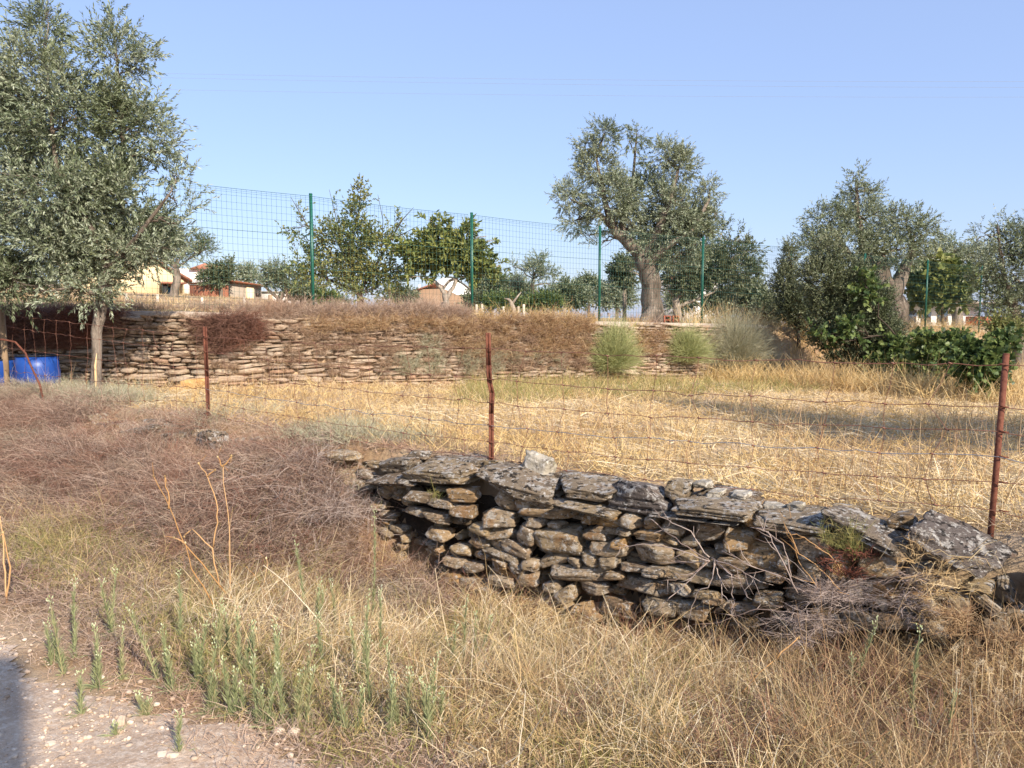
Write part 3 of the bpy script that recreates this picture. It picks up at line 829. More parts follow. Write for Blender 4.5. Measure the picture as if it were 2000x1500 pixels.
# ================================================================ TREES
def leaves(mb, base, d, L, w, kind='lance', rr=None, fold=0.25):
    """leaf blades: base (n,3), direction d, length L, width w"""
    n = len(base)
    d = unit(d)
    rv = unit(RNG.normal(size=(n, 3)) + np.array([0, 0, 0.5]))
    side = unit(np.cross(d, rv)); nrm = np.cross(side, d)
    L = np.broadcast_to(np.asarray(L, float), (n,))[:, None]; w = np.broadcast_to(np.asarray(w, float), (n,))[:, None]
    if rr is None: rr = RNG.random(n)
    b = np.arange(n)[:, None]
    if kind == 'lance':
        V = np.stack([base, base + d * L * .45 + side * w * .5, base + d * L + nrm * L * -0.08, base + d * L * .45 - side * w * .5], 1)
        mb.add(V.reshape(-1, 3), [b * 4 + np.array([[0, 1, 2, 3]])], np.repeat(rr, 4))
    elif kind == 'oval':
        V = np.stack([base, base + d * L * .3 + side * w * .45 + nrm * w * fold, base + d * L * .7 + side * w * .42 + nrm * w * fold * .8, base + d * L - nrm * L * .1,
                      base + d * L * .7 - side * w * .42 + nrm * w * fold * .8, base + d * L * .3 - side * w * .45 + nrm * w * fold], 1)
        mb.add(V.reshape(-1, 3), [np.concatenate([b * 6 + np.array([[0, 1, 2, 3]]), b * 6 + np.array([[0, 3, 4, 5]])])], np.repeat(rr, 6))
    else:   # lobed leaf of a vine or fig
        k = [(0, 0), (.05, .42), (.38, .5), (.42, .3), (.75, .36), (.72, .16), (1, 0)]
        pts_ = [base + d * L * a + side * w * q + nrm * w * q * fold for a, q in k] + [base + d * L * a - side * w * q + nrm * w * q * fold for a, q in k[-2:0:-1]]
        V = np.stack(pts_, 1); m = V.shape[1]
        F = [b * m + np.array([[0, 1, 2, 3]]), b * m + np.array([[0, 3, 5, 6]]), b * m + np.array([[3, 4, 5, 5]])[:, :4], b * m + np.array([[0, 6, 7, 9]]), b * m + np.array([[0, 9, 10, 11]])]
        T3 = np.concatenate([b * m + np.array([[3, 4, 5]]), b * m + np.array([[7, 8, 9]])])
        F = [np.concatenate([F[0], F[1], F[3], F[4]]), T3]
        mb.add(V.reshape(-1, 3), F, np.repeat(rr, m))

def shoots(lm, tm, o, d, L, nl, ll, lw, kind='lance', droop=0.1, spread=0.9, tone=None, bare=0.0):
    """leafy shoots from o along d; tone per shoot pulls its leaves light or dark together"""
    n = len(o); d = unit(d)
    L = np.broadcast_to(np.asarray(L, float), (n,))
    bend = RNG.normal(size=(n, 3)) * 0.16; bend[:, 2] += 0.12 - droop
    ribbons(tm, o, d, L, bend, 0.0042 * (ll / 0.06) ** 0.5, 3)
    t = (np.arange(nl)[None] + RNG.random((n, nl))) / nl
    t = 0.12 + 0.88 * t
    P = o[:, None] + d[:, None] * (L[:, None] * t)[..., None] + bend[:, None] * (L[:, None] * t * t)[..., None]
    T = unit(d[:, None] + 2 * t[..., None] * bend[:, None])
    rv = unit(RNG.normal(size=(n, nl, 3)))
    rad = unit(rv - T * (rv * T).sum(-1, keepdims=True))
    ang = spread * (1.05 - 0.6 * t[..., None])
    dl = T * np.cos(ang) + rad * np.sin(ang)
    dl[..., 2] -= 0.12 + droop * 0.6
    if tone is None: tone = RNG.random(n)
    rr = np.clip(0.45 * tone[:, None] + 0.55 * RNG.random((n, nl)), 0, 1)
    keep = RNG.random((n, nl)) >= bare
    P, dl, rr = P[keep], dl[keep], rr[keep]
    leaves(lm, P, dl, ll * RNG.uniform(.65, 1.15, len(P)), lw * RNG.uniform(.8, 1.2, len(P)), kind, rr)

def curve(a, b, n=6, wob=0.06, up=0.1):
    a = np.array(a, float); b = np.array(b, float); L = np.linalg.norm(b - a)
    t = np.linspace(0, 1, n)[:, None]
    P = a + (b - a) * t + np.array([0, 0, up * L]) * 4 * t * (1 - t) * 0.5
    w = RNG.normal(size=(n, 3)) * wob * L * np.minimum(t, 1 - t) * 2
    return P + w

def tree(name, label, cat, Y, trunk, blobs, spec, leaf_m, bark_m, group=None, limbs=(), n=1000, sub=5, gaps=0.36, gapscale=1.6, twig_m=None, trunk_extra=None):
    """trunk: [(px,py,radius,dY)]; limbs: lists of the same; blobs: (px,py,rx,ry,weight,dY)"""
    base = pt(trunk[0][0], trunk[0][1], Y + trunk[0][3])
    gz = ground_z(base[0], base[1])
    root = thing(name, label, cat, (base[0], base[1], gz), group)
    tm = MB()
    ctrl = []
    for li, ch in enumerate([trunk] + list(limbs)):
        P = np.array([pt(c[0], c[1], Y + c[3]) for c in ch]); rr = np.array([c[2] for c in ch])
        if li == 0:
            P = np.concatenate([[[P[0][0], P[0][1], gz - 0.25]], P]); rr = np.concatenate([[rr[0] * 1.12], rr])
        # resample
        k = len(P); tt = np.linspace(0, k - 1, (k - 1) * 3 + 1); ii = np.minimum(tt.astype(int), k - 2); f = (tt - ii)[:, None]
        PP = P[ii] * (1 - f) + P[ii + 1] * f; RR = rr[ii] * (1 - f[:, 0]) + rr[ii + 1] * f[:, 0]
        PP[1:-1] += RNG.normal(size=(len(PP) - 2, 3)) * RR[1:-1, None] * (0.05 if li == 0 else .12)
        tm.tube(PP, RR, 12 if RR[0] > .06 else 7, wob=0.07)
        for p, r_ in list(zip(PP, RR))[len(PP) // 2 if li == 0 else 0:]: ctrl.append((p, r_))
    C = np.array([c[0] for c in ctrl]); CR = np.array([c[1] for c in ctrl])
    B = []
    for b in blobs:
        px, py, rx, ry = b[:4]; wt = b[4] if len(b) > 4 else 1.0; dy = b[5] if len(b) > 5 else RNG.uniform(-0.25, 0.25) * rx / FPX * Y
        B.append((pt(px, py, Y + dy), rx / FPX * Y, ry / FPX * Y, wt))
    am = MB()
    for c, rx, ry, wt in B:
        d = np.linalg.norm(C - c, axis=1) + np.where(C[:, 2] > c[2] + ry * .3, 0.6 * (rx + ry), 0)
        j = int(np.argmin(d)); r0 = min(CR[j] * 0.7, 0.03 * (rx + ry) + 0.012)
        P = curve(C[j], c, 7, 0.07); tm.tube(P, np.linspace(r0, r0 * 0.45, 7), 6, wob=.1)
        for _ in range(int(sub * (1 + wt) / 2 + 0.5)):
            e = c + unit(RNG.normal(size=3)) * np.array([rx, (rx + ry) / 2, ry]) * RNG.uniform(.55, .95)
            s0 = P[RNG.integers(3, 7)]
            tm.tube(curve(s0, e, 6, 0.08), np.linspace(r0 * .45, r0 * .1, 6), 4)
    tm.build('trunk', M[bark_m], root, True)
    lm = MB(); wm = MB()
    B = [(c, max(.55 * rx, rx - .45 * spec['sl']), max(.55 * ry, ry - .5 * spec['sl']), wt) for c, rx, ry, wt in B]
    area = np.array([b[1] * b[2] * b[3] for b in B]); cnt = (n * area / area.sum()).astype(int)
    lo = []; ld = []
    for (c, rx, ry, wt), m in zip(B, cnt):
        m2 = int(m * 1.5)
        dr = unit(RNG.normal(size=(m2, 3)))
        q = RNG.uniform(0.12, 1.0, m2) ** 0.5
        rz = np.array([rx, (rx + ry) * .5, ry])
        lump = 0.82 + 0.36 * vn(dr * 2.3 + c, 5)
        p = c + dr * (q * lump)[:, None] * rz
        g = vn(p * gapscale / max(0.35, rx) + 3.3, 9)
        keep = g > gaps
        p = p[keep][:m]; dr = dr[keep][:m]
        lo.append(p); ld.append(dr * 0.75 + RNG.normal(size=p.shape) * 0.5 + np.array([0, 0, spec.get('up', 0.45)]))
    o = np.concatenate(lo); d = np.concatenate(ld)
    tone = np.clip(vn(o * 1.3, 12) * 1.3 - 0.15 + RNG.normal(size=len(o)) * .12, 0, 1)
    L = spec['sl'] * RNG.uniform(.6, 1.35, len(o))
    shoots(lm, wm, o, d, L, spec['nl'], spec['ll'], spec['lw'], spec.get('kind', 'lance'), spec.get('droop', .1), spec.get('spread', .9), tone, spec.get('bare', 0))
    wm.build('twigs', M[twig_m or 'bark_dark'], root)
    lm.build('crown', M[leaf_m], root)
    if trunk_extra: trunk_extra(root)
    return settle(root)

OL = dict(sl=.30, nl=24, ll=.064, lw=.0155, up=.45, droop=.12)
# --- olive at left, on the field
def bare_stripe(root):
    Yt = 9.9; m = MB()
    P = [pt(186, 775, Yt - .085), pt(187, 745, Yt - .09), pt(186, 715, Yt - .088), pt(189, 690, Yt - .082)]
    m.tube(P, [0.004, .016, .015, .003], 6); m.build('bare_wood', M['bare_wood'], root, True)
tree('olive_tree', 'silvery olive tree filling the upper left corner with a thin pale trunk', 'tree', 9.9,
     [(186, 790, .085, 0), (187, 760, .064, 0), (190, 700, .058, 0), (188, 650, .064, 0), (196, 610, .074, 0), (205, 565, .08, 0), (208, 530, .07, 0)],
     [(85, 70, 45, 70), (90, 20, 18, 45, .6), (62, 150, 95, 75), (222, 110, 60, 75), (226, 50, 20, 40, .7), (290, 125, 48, 26, .6), (150, 230, 140, 90), (-60, 240, 110, 150), (262, 250, 80, 75), (325, 295, 48, 42),
      (345, 340, 40, 30, .8), (345, 400, 48, 50), (95, 370, 150, 110, 1.25), (240, 390, 110, 90, 1.2), (275, 470, 95, 60, 1.1), (60, 500, 130, 75, 1.2), (-70, 450, 110, 110), (150, 540, 120, 42, .9), (20, 570, 70, 40, .7), (262, 530, 40, 30, .5), (345, 440, 40, 26, .6), (20, 100, 30, 50, .5), (60, 545, 120, 48, 1.1), (160, 570, 90, 34, 1.), (-20, 560, 90, 50), (235, 500, 70, 50, .9), (120, 480, 120, 60, 1.), (300, 495, 60, 36, .8)],
     OL, 'olive_leaf_silver', 'bark', limbs=[[(208, 530, .06, 0), (180, 450, .045, -.2), (110, 330, .03, -.2), (90, 120, .012, -.1)], [(208, 530, .06, 0), (235, 430, .04, .1), (240, 260, .025, .1), (226, 90, .01, .1)], [(206, 545, .05, 0), (140, 500, .04, .3), (40, 460, .025, .4)],
            [(208, 530, .05, 0), (270, 460, .03, -.2), (330, 380, .015, -.3)], [(200, 580, .03, 0), (150, 560, .02, -.3), (90, 570, .012, -.5)]],
     n=7000, sub=6, gaps=.35, trunk_extra=bare_stripe)

# --- big olive on the terrace
BT = 18.6
tree('olive_tree', 'big old olive tree with a thick grey trunk standing behind the green fence', 'tree', BT,
     [(1277, 634, .36, 0), (1276, 612, .27, 0), (1272, 570, .24, 0), (1268, 535, .24, 0), (1258, 505, .25, 0)],
     [(1182, 262, 36, 34), (1150, 290, 34, 28, .7), (1165, 330, 50, 42), (1112, 385, 36, 36), (1125, 430, 36, 36, .9), (1195, 390, 60, 55, 1.1), (1244, 262, 20, 32, .9), (1228, 275, 18, 18, .6), (1290, 305, 52, 32, .9), (1330, 325, 38, 40), (1262, 385, 62, 52, 1.1),
      (1325, 400, 66, 52, 1.1), (1385, 375, 22, 36), (1305, 450, 86, 42, 1.2), (1375, 440, 34, 42), (1180, 470, 34, 20, .5), (1150, 460, 26, 22, .5), (1278, 495, 48, 26, .9), (1235, 445, 30, 25, .7), (1345, 480, 48, 24, .8), (1400, 420, 14, 30, .4), (1255, 470, 40, 28, .9), (1225, 425, 34, 30, .8), (1290, 480, 50, 30, 1.), (1340, 440, 50, 40, 1.), (1312, 502, 56, 28, 1.), (1355, 500, 46, 28, .9), (1288, 520, 26, 16, .8)],
     dict(sl=.26, nl=18, ll=.075, lw=.018, up=.4, droop=.12), 'olive_leaf_silver', 'bark',
     limbs=[[(1262, 515, .19, 0), (1240, 485, .16, 0), (1212, 462, .14, 0), (1195, 442, .11, 0), (1188, 415, .08, 0), (1178, 380, .05, 0), (1165, 310, .03, 0), (1180, 260, .02, 0)],
            [(1196, 443, .08, 0), (1172, 420, .06, 0), (1150, 405, .04, 0), (1115, 390, .02, 0)],
            [(1225, 472, .09, 0), (1214, 440, .09, .1), (1222, 410, .06, .2), (1236, 360, .04, .2), (1243, 270, .02, .2)],
            [(1262, 510, .20, 0), (1276, 475, .14, -.1), (1292, 430, .10, -.2), (1312, 380, .06, -.2), (1325, 330, .03, -.2)],
            [(1268, 510, .14, 0), (1310, 475, .09, -.3), (1350, 450, .05, -.3), (1385, 390, .03, -.3)],
            [(1274, 600, .12, -.2), (1264, 622, .15, -.25), (1252, 640, .08, -.35)], [(1278, 600, .12, -.1), (1290, 622, .13, -.2), (1300, 640, .07, -.3)]],
     n=5400, sub=6, gaps=.37)

# --- right-hand olives
tree('olive_tree', 'tall pointed olive tree behind the thicket on the right', 'tree', 24,
     [(1738, 640, .62, 0), (1738, 605, .52, 0), (1728, 580, .42, 0), (1722, 545, .30, 0), (1712, 500, .24, 0)],
     [(1672, 350, 22, 32, .8), (1678, 385, 46, 34), (1700, 372, 34, 16, .5), (1620, 430, 58, 38), (1690, 430, 80, 42, 1.1), (1770, 440, 62, 36, 1.), (1800, 460, 36, 36), (1590, 470, 36, 34, .9), (1650, 480, 90, 42, 1.1), (1745, 490, 80, 36, 1.), (1790, 500, 50, 24, .7), (1700, 520, 60, 26, .7)],
     dict(sl=.34, nl=14, ll=.10, lw=.026, up=.4, droop=.12), 'olive_leaf', 'bark',
     limbs=[[(1725, 570, .25, 0), (1690, 500, .15, 0), (1675, 420, .08, 0), (1672, 350, .03, 0)], [(1735, 590, .3, 0), (1760, 540, .2, 0), (1785, 480, .1, 0)], [(1718, 560, .2, 0), (1660, 500, .1, 0), (1620, 440, .05, 0)]],
     n=2300, sub=5, gaps=.32)
tree('olive_tree', 'silver olive crown between the pointed olive and the dark one at the right edge', 'tree', 30,
     [(1870, 630, .2, 0), (1868, 590, .18, 0), (1866, 550, .15, 0)],
     [(1862, 480, 46, 22, .8), (1850, 510, 60, 36), (1905, 505, 46, 34), (1880, 545, 60, 28)],
     dict(sl=.4, nl=12, ll=.13, lw=.034, up=.4), 'olive_leaf_silver', 'bark', n=1000, sub=4, gaps=.3)
tree('olive_tree', 'dark leaning olive tree at the right picture edge', 'tree', 20,
     [(1992, 668, .16, 0), (1985, 630, .14, 0), (1975, 590, .12, 0), (1965, 560, .1, 0)],
     [(1948, 440, 26, 30, .6), (1915, 462, 26, 22, .5), (1985, 470, 48, 40), (1960, 500, 50, 30), (1930, 545, 46, 30, .9), (1985, 545, 60, 42, 1.1), (1945, 590, 48, 32), (2010, 600, 60, 40), (1975, 630, 55, 24, .8), (2040, 500, 60, 70), (1925, 610, 26, 20, .6), (2005, 440, 22, 26, .7)],
     dict(sl=.32, nl=15, ll=.085, lw=.022, up=.35), 'olive_leaf', 'bark', limbs=[[(1965, 560, .07, 0), (1955, 500, .04, 0), (1948, 440, .02, 0)], [(1975, 590, .08, 0), (2010, 540, .05, 0), (2035, 490, .03, 0)]], n=2000, sub=5, gaps=.32)

# --- thicket in front of the fence at the right
TK = dict(sl=.22, nl=18, ll=.045, lw=.024, up=.5, kind='lance', droop=.0, spread=1.1)
for (tr, bl, n, lb, Y, sp, lm_) in [
    ([(1655, 712, .06, 0), (1652, 660, .05, 0), (1645, 600, .04, 0)], [(1620, 490, 34, 34, .8), (1605, 545, 48, 48), (1650, 560, 52, 60, 1.1), (1640, 620, 70, 50, 1.1), (1700, 600, 46, 60, 1.1), (1690, 660, 60, 44, 1.), (1620, 660, 50, 30, .8), (1700, 700, 56, 30, 1.2), (1650, 700, 46, 20, 1.), (1720, 650, 46, 44, 1.1)], 6500, 'dense dark evergreen bush towering in the thicket right of the golden bank', 16.9, TK, 'dark_leaf'),
    ([(1560, 668, .05, 0), (1558, 630, .04, 0), (1556, 600, .03, 0)], [(1542, 500, 18, 34, .8), (1535, 550, 30, 40), (1560, 590, 44, 34), (1530, 610, 30, 24, .8), (1580, 630, 40, 28, .8)], 1800, 'narrow grey-green bush at the left end of the dark thicket', 19.0, TK, 'dark_leaf'),
    ([(1760, 730, .04, 0), (1760, 700, .03, 0), (1758, 680, .03, 0)], [(1730, 712, 44, 14, .6), (1750, 685, 34, 20, .7), (1780, 715, 40, 14, .8), (1690, 560, 16, 34, .25), (1603, 650, 12, 18, .3), (1660, 640, 14, 30, .3)], 460, 'green creeper climbing over the dark thicket', 16.2, dict(sl=.3, nl=9, ll=.10, lw=.095, up=.3, kind='lobed', droop=.2, spread=1.2), 'vine_leaf'),
    ([(1850, 720, .03, 0), (1850, 700, .03, 0), (1848, 690, .02, 0)], [(1818, 668, 26, 16), (1858, 680, 34, 22), (1835, 700, 36, 18), (1800, 705, 28, 14, .7)], 420, 'leafy green bramble mound in front of the far ledge', 14.6, dict(sl=.28, nl=9, ll=.10, lw=.095, up=.3, kind='lobed', droop=.2, spread=1.2), 'vine_leaf'),
    ([(1925, 755, .03, 0), (1925, 730, .03, 0), (1925, 715, .02, 0)], [(1905, 690, 28, 20), (1935, 700, 30, 24), (1910, 722, 36, 20), (1962, 672, 16, 20, .6), (1880, 708, 20, 14, .6), (1925, 742, 30, 12, .6)], 520, 'bright green bramble hanging beside the right-hand rusty post', 13.0, dict(sl=.26, nl=9, ll=.095, lw=.09, up=.3, kind='lobed', droop=.2, spread=1.2), 'vine_leaf'),
    ([(1842, 636, .05, 0), (1840, 600, .05, 0), (1835, 580, .04, 0)], [(1800, 545, 22, 26, .8), (1830, 530, 40, 24), (1862, 550, 36, 26), (1815, 575, 40, 22), (1870, 580, 28, 18, .7)], 480, 'broad-leaved green fig tree behind the right part of the green fence', 25.5, dict(sl=.4, nl=9, ll=.19, lw=.17, up=.3, kind='lobed', droop=.15, spread=1.2), 'green_leaf'),
    ([(1965, 690, .03, 0), (1965, 660, .02, 0), (1962, 650, .02, 0)], [(1950, 640, 22, 20), (1975, 650, 26, 24), (1935, 665, 22, 16, .7)], 260, 'brownish shrub with sparse leaves under the dark right-hand olive', 15.5, dict(sl=.26, nl=12, ll=.06, lw=.03, up=.4), 'fruit_leaf'),
]:
    tree('bush' if 'creeper' not in lb and 'fig' not in lb else ('creeper' if 'creeper' in lb else 'fig_tree'), lb, 'bush' if 'fig' not in lb else 'tree', Y, tr, bl, sp, lm_, 'bark_dark', n=n, sub=5, gaps=.30)

# --- fruit trees behind the fence, centre left
tree('fruit_tree', 'straggly half-bare fruit tree with upright twigs behind the first green posts', 'tree', 20,
     [(705, 612, .10, 0), (704, 585, .09, 0), (700, 565, .08, 0)],
     [(705, 382, 22, 30, .7), (698, 420, 24, 40, .9), (690, 470, 50, 46, .9), (640, 455, 40, 34, .6), (590, 440, 34, 32, .35), (575, 475, 26, 22, .3), (610, 510, 44, 28, .8), (640, 540, 58, 24, 1), (740, 480, 42, 42, .6), (775, 450, 36, 34, .3), (790, 430, 24, 18, .2), (740, 535, 58, 34, 1), (690, 520, 60, 36, 1.), (585, 540, 36, 18, .7), (720, 570, 70, 22, .8), (655, 410, 14, 20, .25), (580, 400, 12, 12, .2), (555, 455, 12, 10, .2)],
     dict(sl=.36, nl=11, ll=.085, lw=.042, up=.6, kind='oval', droop=.1, spread=1.1, bare=.15), 'fruit_leaf', 'bark_dark',
     limbs=[[(700, 568, .05, 0), (680, 500, .035, 0), (700, 420, .02, 0), (706, 360, .006, 0)], [(700, 570, .05, 0), (650, 500, .03, 0), (600, 440, .018, 0), (568, 385, .005, 0)], [(702, 570, .05, 0), (745, 500, .03, 0), (785, 430, .015, 0), (808, 405, .004, 0)], [(702, 572, .04, 0), (640, 545, .03, 0), (580, 520, .012, 0)],
            [(690, 520, .02, 0), (660, 440, .012, 0), (643, 370, .004, 0)], [(745, 500, .02, 0), (748, 430, .01, 0), (738, 380, .004, 0)], [(760, 470, .015, 0), (800, 450, .008, 0), (822, 438, .003, 0)]],
     n=1250, sub=6, gaps=.38)
tree('loquat_tree', 'small broad-leaved tree with a forked pale trunk beside the second green post', 'tree', 19.5,
     [(873, 612, .09, 0), (872, 592, .08, 0), (869, 575, .08, 0)],
     [(858, 442, 22, 20, .9), (850, 470, 38, 26, .9), (905, 455, 34, 22, .8), (880, 500, 60, 36, 1.2), (830, 510, 40, 34, 1.1), (800, 500, 26, 28, .8), (925, 500, 38, 32, .9), (945, 530, 30, 22, .8), (920, 535, 36, 18, .7), (960, 470, 12, 8, .3), (950, 462, 9, 8, .3), (815, 540, 30, 14, .6), (975, 520, 16, 14, .5), (840, 432, 10, 10, .3), (775, 480, 24, 20, .6)],
     dict(sl=.24, nl=10, ll=.15, lw=.058, up=.5, kind='oval', droop=.2, spread=1.15), 'green_leaf', 'bark_pale',
     limbs=[[(869, 577, .06, 0), (862, 562, .055, 0), (848, 550, .045, 0), (830, 540, .03, 0)], [(872, 585, .06, 0), (885, 560, .05, 0), (895, 535, .045, 0), (893, 510, .03, 0), (860, 450, .01, 0)], [(864, 565, .035, 0), (878, 548, .035, 0), (895, 540, .03, 0), (920, 541, .02, 0)]],
     n=800, sub=5, gaps=.3)
# --- others behind
def ob(name, lb, cat, Y, tr, bl, n, lm_, ll=.1, lw=.028, nl=12, sl=.35, kind='lance', bark='bark', gaps=.3, group=None, limbs=()):
    return tree(name, lb, cat, Y, tr, bl, dict(sl=sl, nl=nl, ll=ll, lw=lw, up=.4, kind=kind), lm_, bark, group, limbs, n, 4, gaps)
ob('olive_tree', 'olive tree with a bare grey trunk in front of the yellow house', 'tree', 27, [(338, 600, .16, 0), (340, 570, .14, 0), (346, 545, .13, 0), (343, 525, .12, 0)],
   [(320, 470, 44, 30), (370, 475, 44, 24), (400, 488, 26, 20, .8), (300, 485, 36, 24), (345, 505, 36, 14, .7), (300, 455, 30, 20, .6)], 900, 'olive_leaf', .09, .026, 14, .34)
ob('bush', 'dark green bush beside the white house with the red roof', 'bush', 33, [(432, 585, .1, 0), (432, 570, .08, 0), (432, 560, .07, 0)],
   [(408, 545, 22, 14), (430, 540, 20, 20), (446, 525, 12, 20, .8), (420, 525, 14, 12, .6)], 560, 'dark_leaf', .11, .05, 12, .34)
ob('olive_tree', 'small round olive tree rising behind the grey shed', 'tree', 42, [(484, 590, .14, 0), (484, 560, .12, 0), (483, 550, .1, 0)],
   [(482, 530, 18, 16), (470, 545, 18, 14), (498, 548, 20, 14)], 420, 'olive_leaf_silver', .14, .04, 12, .42)
ob('olive_tree', 'low olive tree with crooked trunk in front of the small white outbuilding', 'tree', 30, [(543, 602, .14, 0), (546, 585, .12, 0), (552, 570, .11, 0)],
   [(540, 530, 30, 18), (560, 545, 34, 22), (530, 550, 24, 18), (590, 560, 30, 18)], 700, 'olive_leaf', .11, .03, 12, .36, limbs=[[(546, 585, .07, 0), (530, 572, .06, 0), (518, 560, .04, 0)]])
ob('bush', 'leafy green bush low behind the first green post', 'bush', 31, [(592, 600, .08, 0), (592, 592, .07, 0), (592, 585, .06, 0)], [(575, 578, 18, 14), (605, 580, 26, 14), (635, 585, 24, 10)], 420, 'vine_leaf', .12, .07, 10, .34, 'oval')
for i, (px, py, rx, ry, lb, lm_, Y) in enumerate([
    (655, 592, 40, 10, 'low dark hedge between the fruit tree and the first green post', 'dark_leaf', 40), (790, 575, 26, 14, 'dark low bush left of the brown house wall', 'dark_leaf', 30),
    (925, 590, 16, 14, 'small dark bush hiding the foot of the second green post', 'dark_leaf', 27),
    (960, 555, 36, 26, 'rounded grey-green bush right of the second green post', 'olive_leaf', 30), (1010, 560, 40, 26, 'wide olive bush in the middle distance behind a forked dead trunk', 'olive_leaf_silver', 34),
    (985, 592, 46, 12, 'bright green low hedge behind the white fence posts', 'vine_leaf', 27), (1060, 592, 42, 14, 'green leafy hedge stretch beside the round olive bush', 'vine_leaf', 28),
    (1112, 575, 44, 30, 'round clipped olive bush left of the third green post', 'olive_leaf', 30), (1150, 560, 26, 24, 'grey-green bush directly behind the third green post', 'olive_leaf', 33),
    (1205, 575, 40, 30, 'olive bush between the third green post and the thick trunk', 'olive_leaf_silver', 28), (1220, 530, 24, 30, 'dark upright bush hugging the left side of the thick trunk', 'dark_leaf', 24),
    (1330, 585, 34, 24, 'pale green bush just right of the thick trunk', 'olive_leaf_silver', 27), (1420, 590, 50, 28, 'dark bush between the fourth green post and the thicket', 'dark_leaf', 26),
    (1470, 580, 36, 34, 'grey olive bush left of the narrow thicket bush', 'olive_leaf', 24), (1500, 610, 30, 24, 'shadowy low bush at the foot of the thicket', 'dark_leaf', 22)]):
    ob('bush', lb, 'bush', Y, [(px, min(py + ry + 12, 628), .06, 0), (px, py + ry, .05, 0), (px, py + ry * .6, .04, 0)],
       [(px - rx * .45, py + ry * .1, rx * .55, ry * .8), (px + rx * .45, py + ry * .15, rx * .55, ry * .75), (px, py - ry * .25, rx * .6, ry * .75), (px, py + ry * .5, rx * .8, ry * .5)],
       int(260 + rx * ry * .45), lm_, .10, .045 if lm_ != 'olive_leaf_silver' else .03, 12, .32)
ob('olive_tree', 'thin young olive tree sticking up above the bushes at centre', 'tree', 32, [(1040, 600, .08, 0), (1040, 560, .07, 0), (1042, 545, .06, 0)], [(1052, 508, 16, 12), (1042, 528, 24, 14), (1070, 535, 22, 12), (1030, 520, 10, 10, .5), (1000, 520, 12, 12, .5)], 300, 'olive_leaf_silver', .12, .03, 12, .36)
ob('leafy_tree', 'dark green spreading tree just right of the big olive trunk', 'tree', 22, [(1325, 630, .13, 0), (1322, 600, .11, 0), (1318, 580, .1, 0)],
   [(1330, 530, 50, 34), (1390, 520, 50, 38, 1.1), (1430, 490, 40, 26, .8), (1445, 460, 14, 14, .35), (1465, 490, 26, 22, .5), (1400, 560, 56, 26), (1340, 560, 46, 24), (1450, 530, 40, 30, .9), (1475, 520, 18, 22, .5), (1410, 455, 14, 24, .5), (1230, 530, 20, 22, .5)],
   1700, 'dark_leaf', .11, .03, 14, .34, bark='bark_pale', limbs=[[(1318, 585, .06, 0), (1350, 560, .05, 0), (1400, 530, .03, 0)], [(1322, 600, .06, 0), (1360, 585, .04, 0), (1395, 570, .02, 0)]])
ob('leafy_tree', 'rounded tree closing the distance behind the sparse young olive', 'tree', 55, [(900, 600, .2, 0), (900, 590, .18, 0), (900, 580, .15, 0)], [(780, 585, 40, 12), (965, 575, 60, 18), (1090, 585, 70, 16), (1180, 580, 50, 18)], 700, 'dark_leaf', .22, .12, 12, .7)
# forked dead trunk
t = thing('dead_tree', 'forked dead grey trunk in front of the green hedge behind the fence', 'tree', tuple(pt(1006, 622, 20)))
m = MB(); m.tube([pt(1006, 628, 20), pt(1004, 605, 20), pt(998, 590, 20)], [.075, .06, .05], 8, wob=.1); m.tube([pt(999, 592, 20), pt(994, 585, 20), pt(985, 583, 20)], [.05, .035, .015], 7); m.tube([pt(1000, 594, 20), pt(1010, 580, 20), pt(1018, 570, 20)], [.04, .025, .008], 7)
m.build('trunk', M['bark_pale'], t, True); settle(t)

# trees that stand to the right of the view and shade the field
for i, (x, y, hgt) in enumerate(((5.85, 5.35, 3.7), (7.8, 4.4, 3.9), (10.0, 3.7, 3.9))):
    z0 = ground_z(x, y); root = thing('olive_tree', ['olive tree to the right of the view, shading the field', 'second olive tree to the right of the view, farther along', 'third olive tree to the right of the view, farthest along'][i], 'tree', (x, y, z0))
    m = MB().tube([(x, y, z0 - .2), (x + .1, y, z0 + .9), (x, y + .1, z0 + 1.8)], [.2, .14, .1], 9, wob=.1)
    lm = MB(); wm = MB()
    for _ in range(28):
        c = np.array([x, y, z0 + hgt * .74]) + np.clip(RNG.normal(size=3), -1.3, 1.3) * np.array([.66 if i else .42, .85, .5])
        m.tube(curve((x, y + .1, z0 + 1.7), c, 5, .06), np.linspace(.06, .015, 5), 5)
        k2 = 36; o = c + np.clip(RNG.normal(size=(k2, 3)), -1.5, 1.5) * .28
        shoots(lm, wm, o, RNG.normal(size=(k2, 3)) + [0, 0, .4], .3 * np.ones(k2), 14, .09, .024)
    m.build('trunk', M['bark'], root, True); wm.build('twigs', M['bark_dark'], root); lm.build('crown', M['olive_leaf'], root); settle(root)

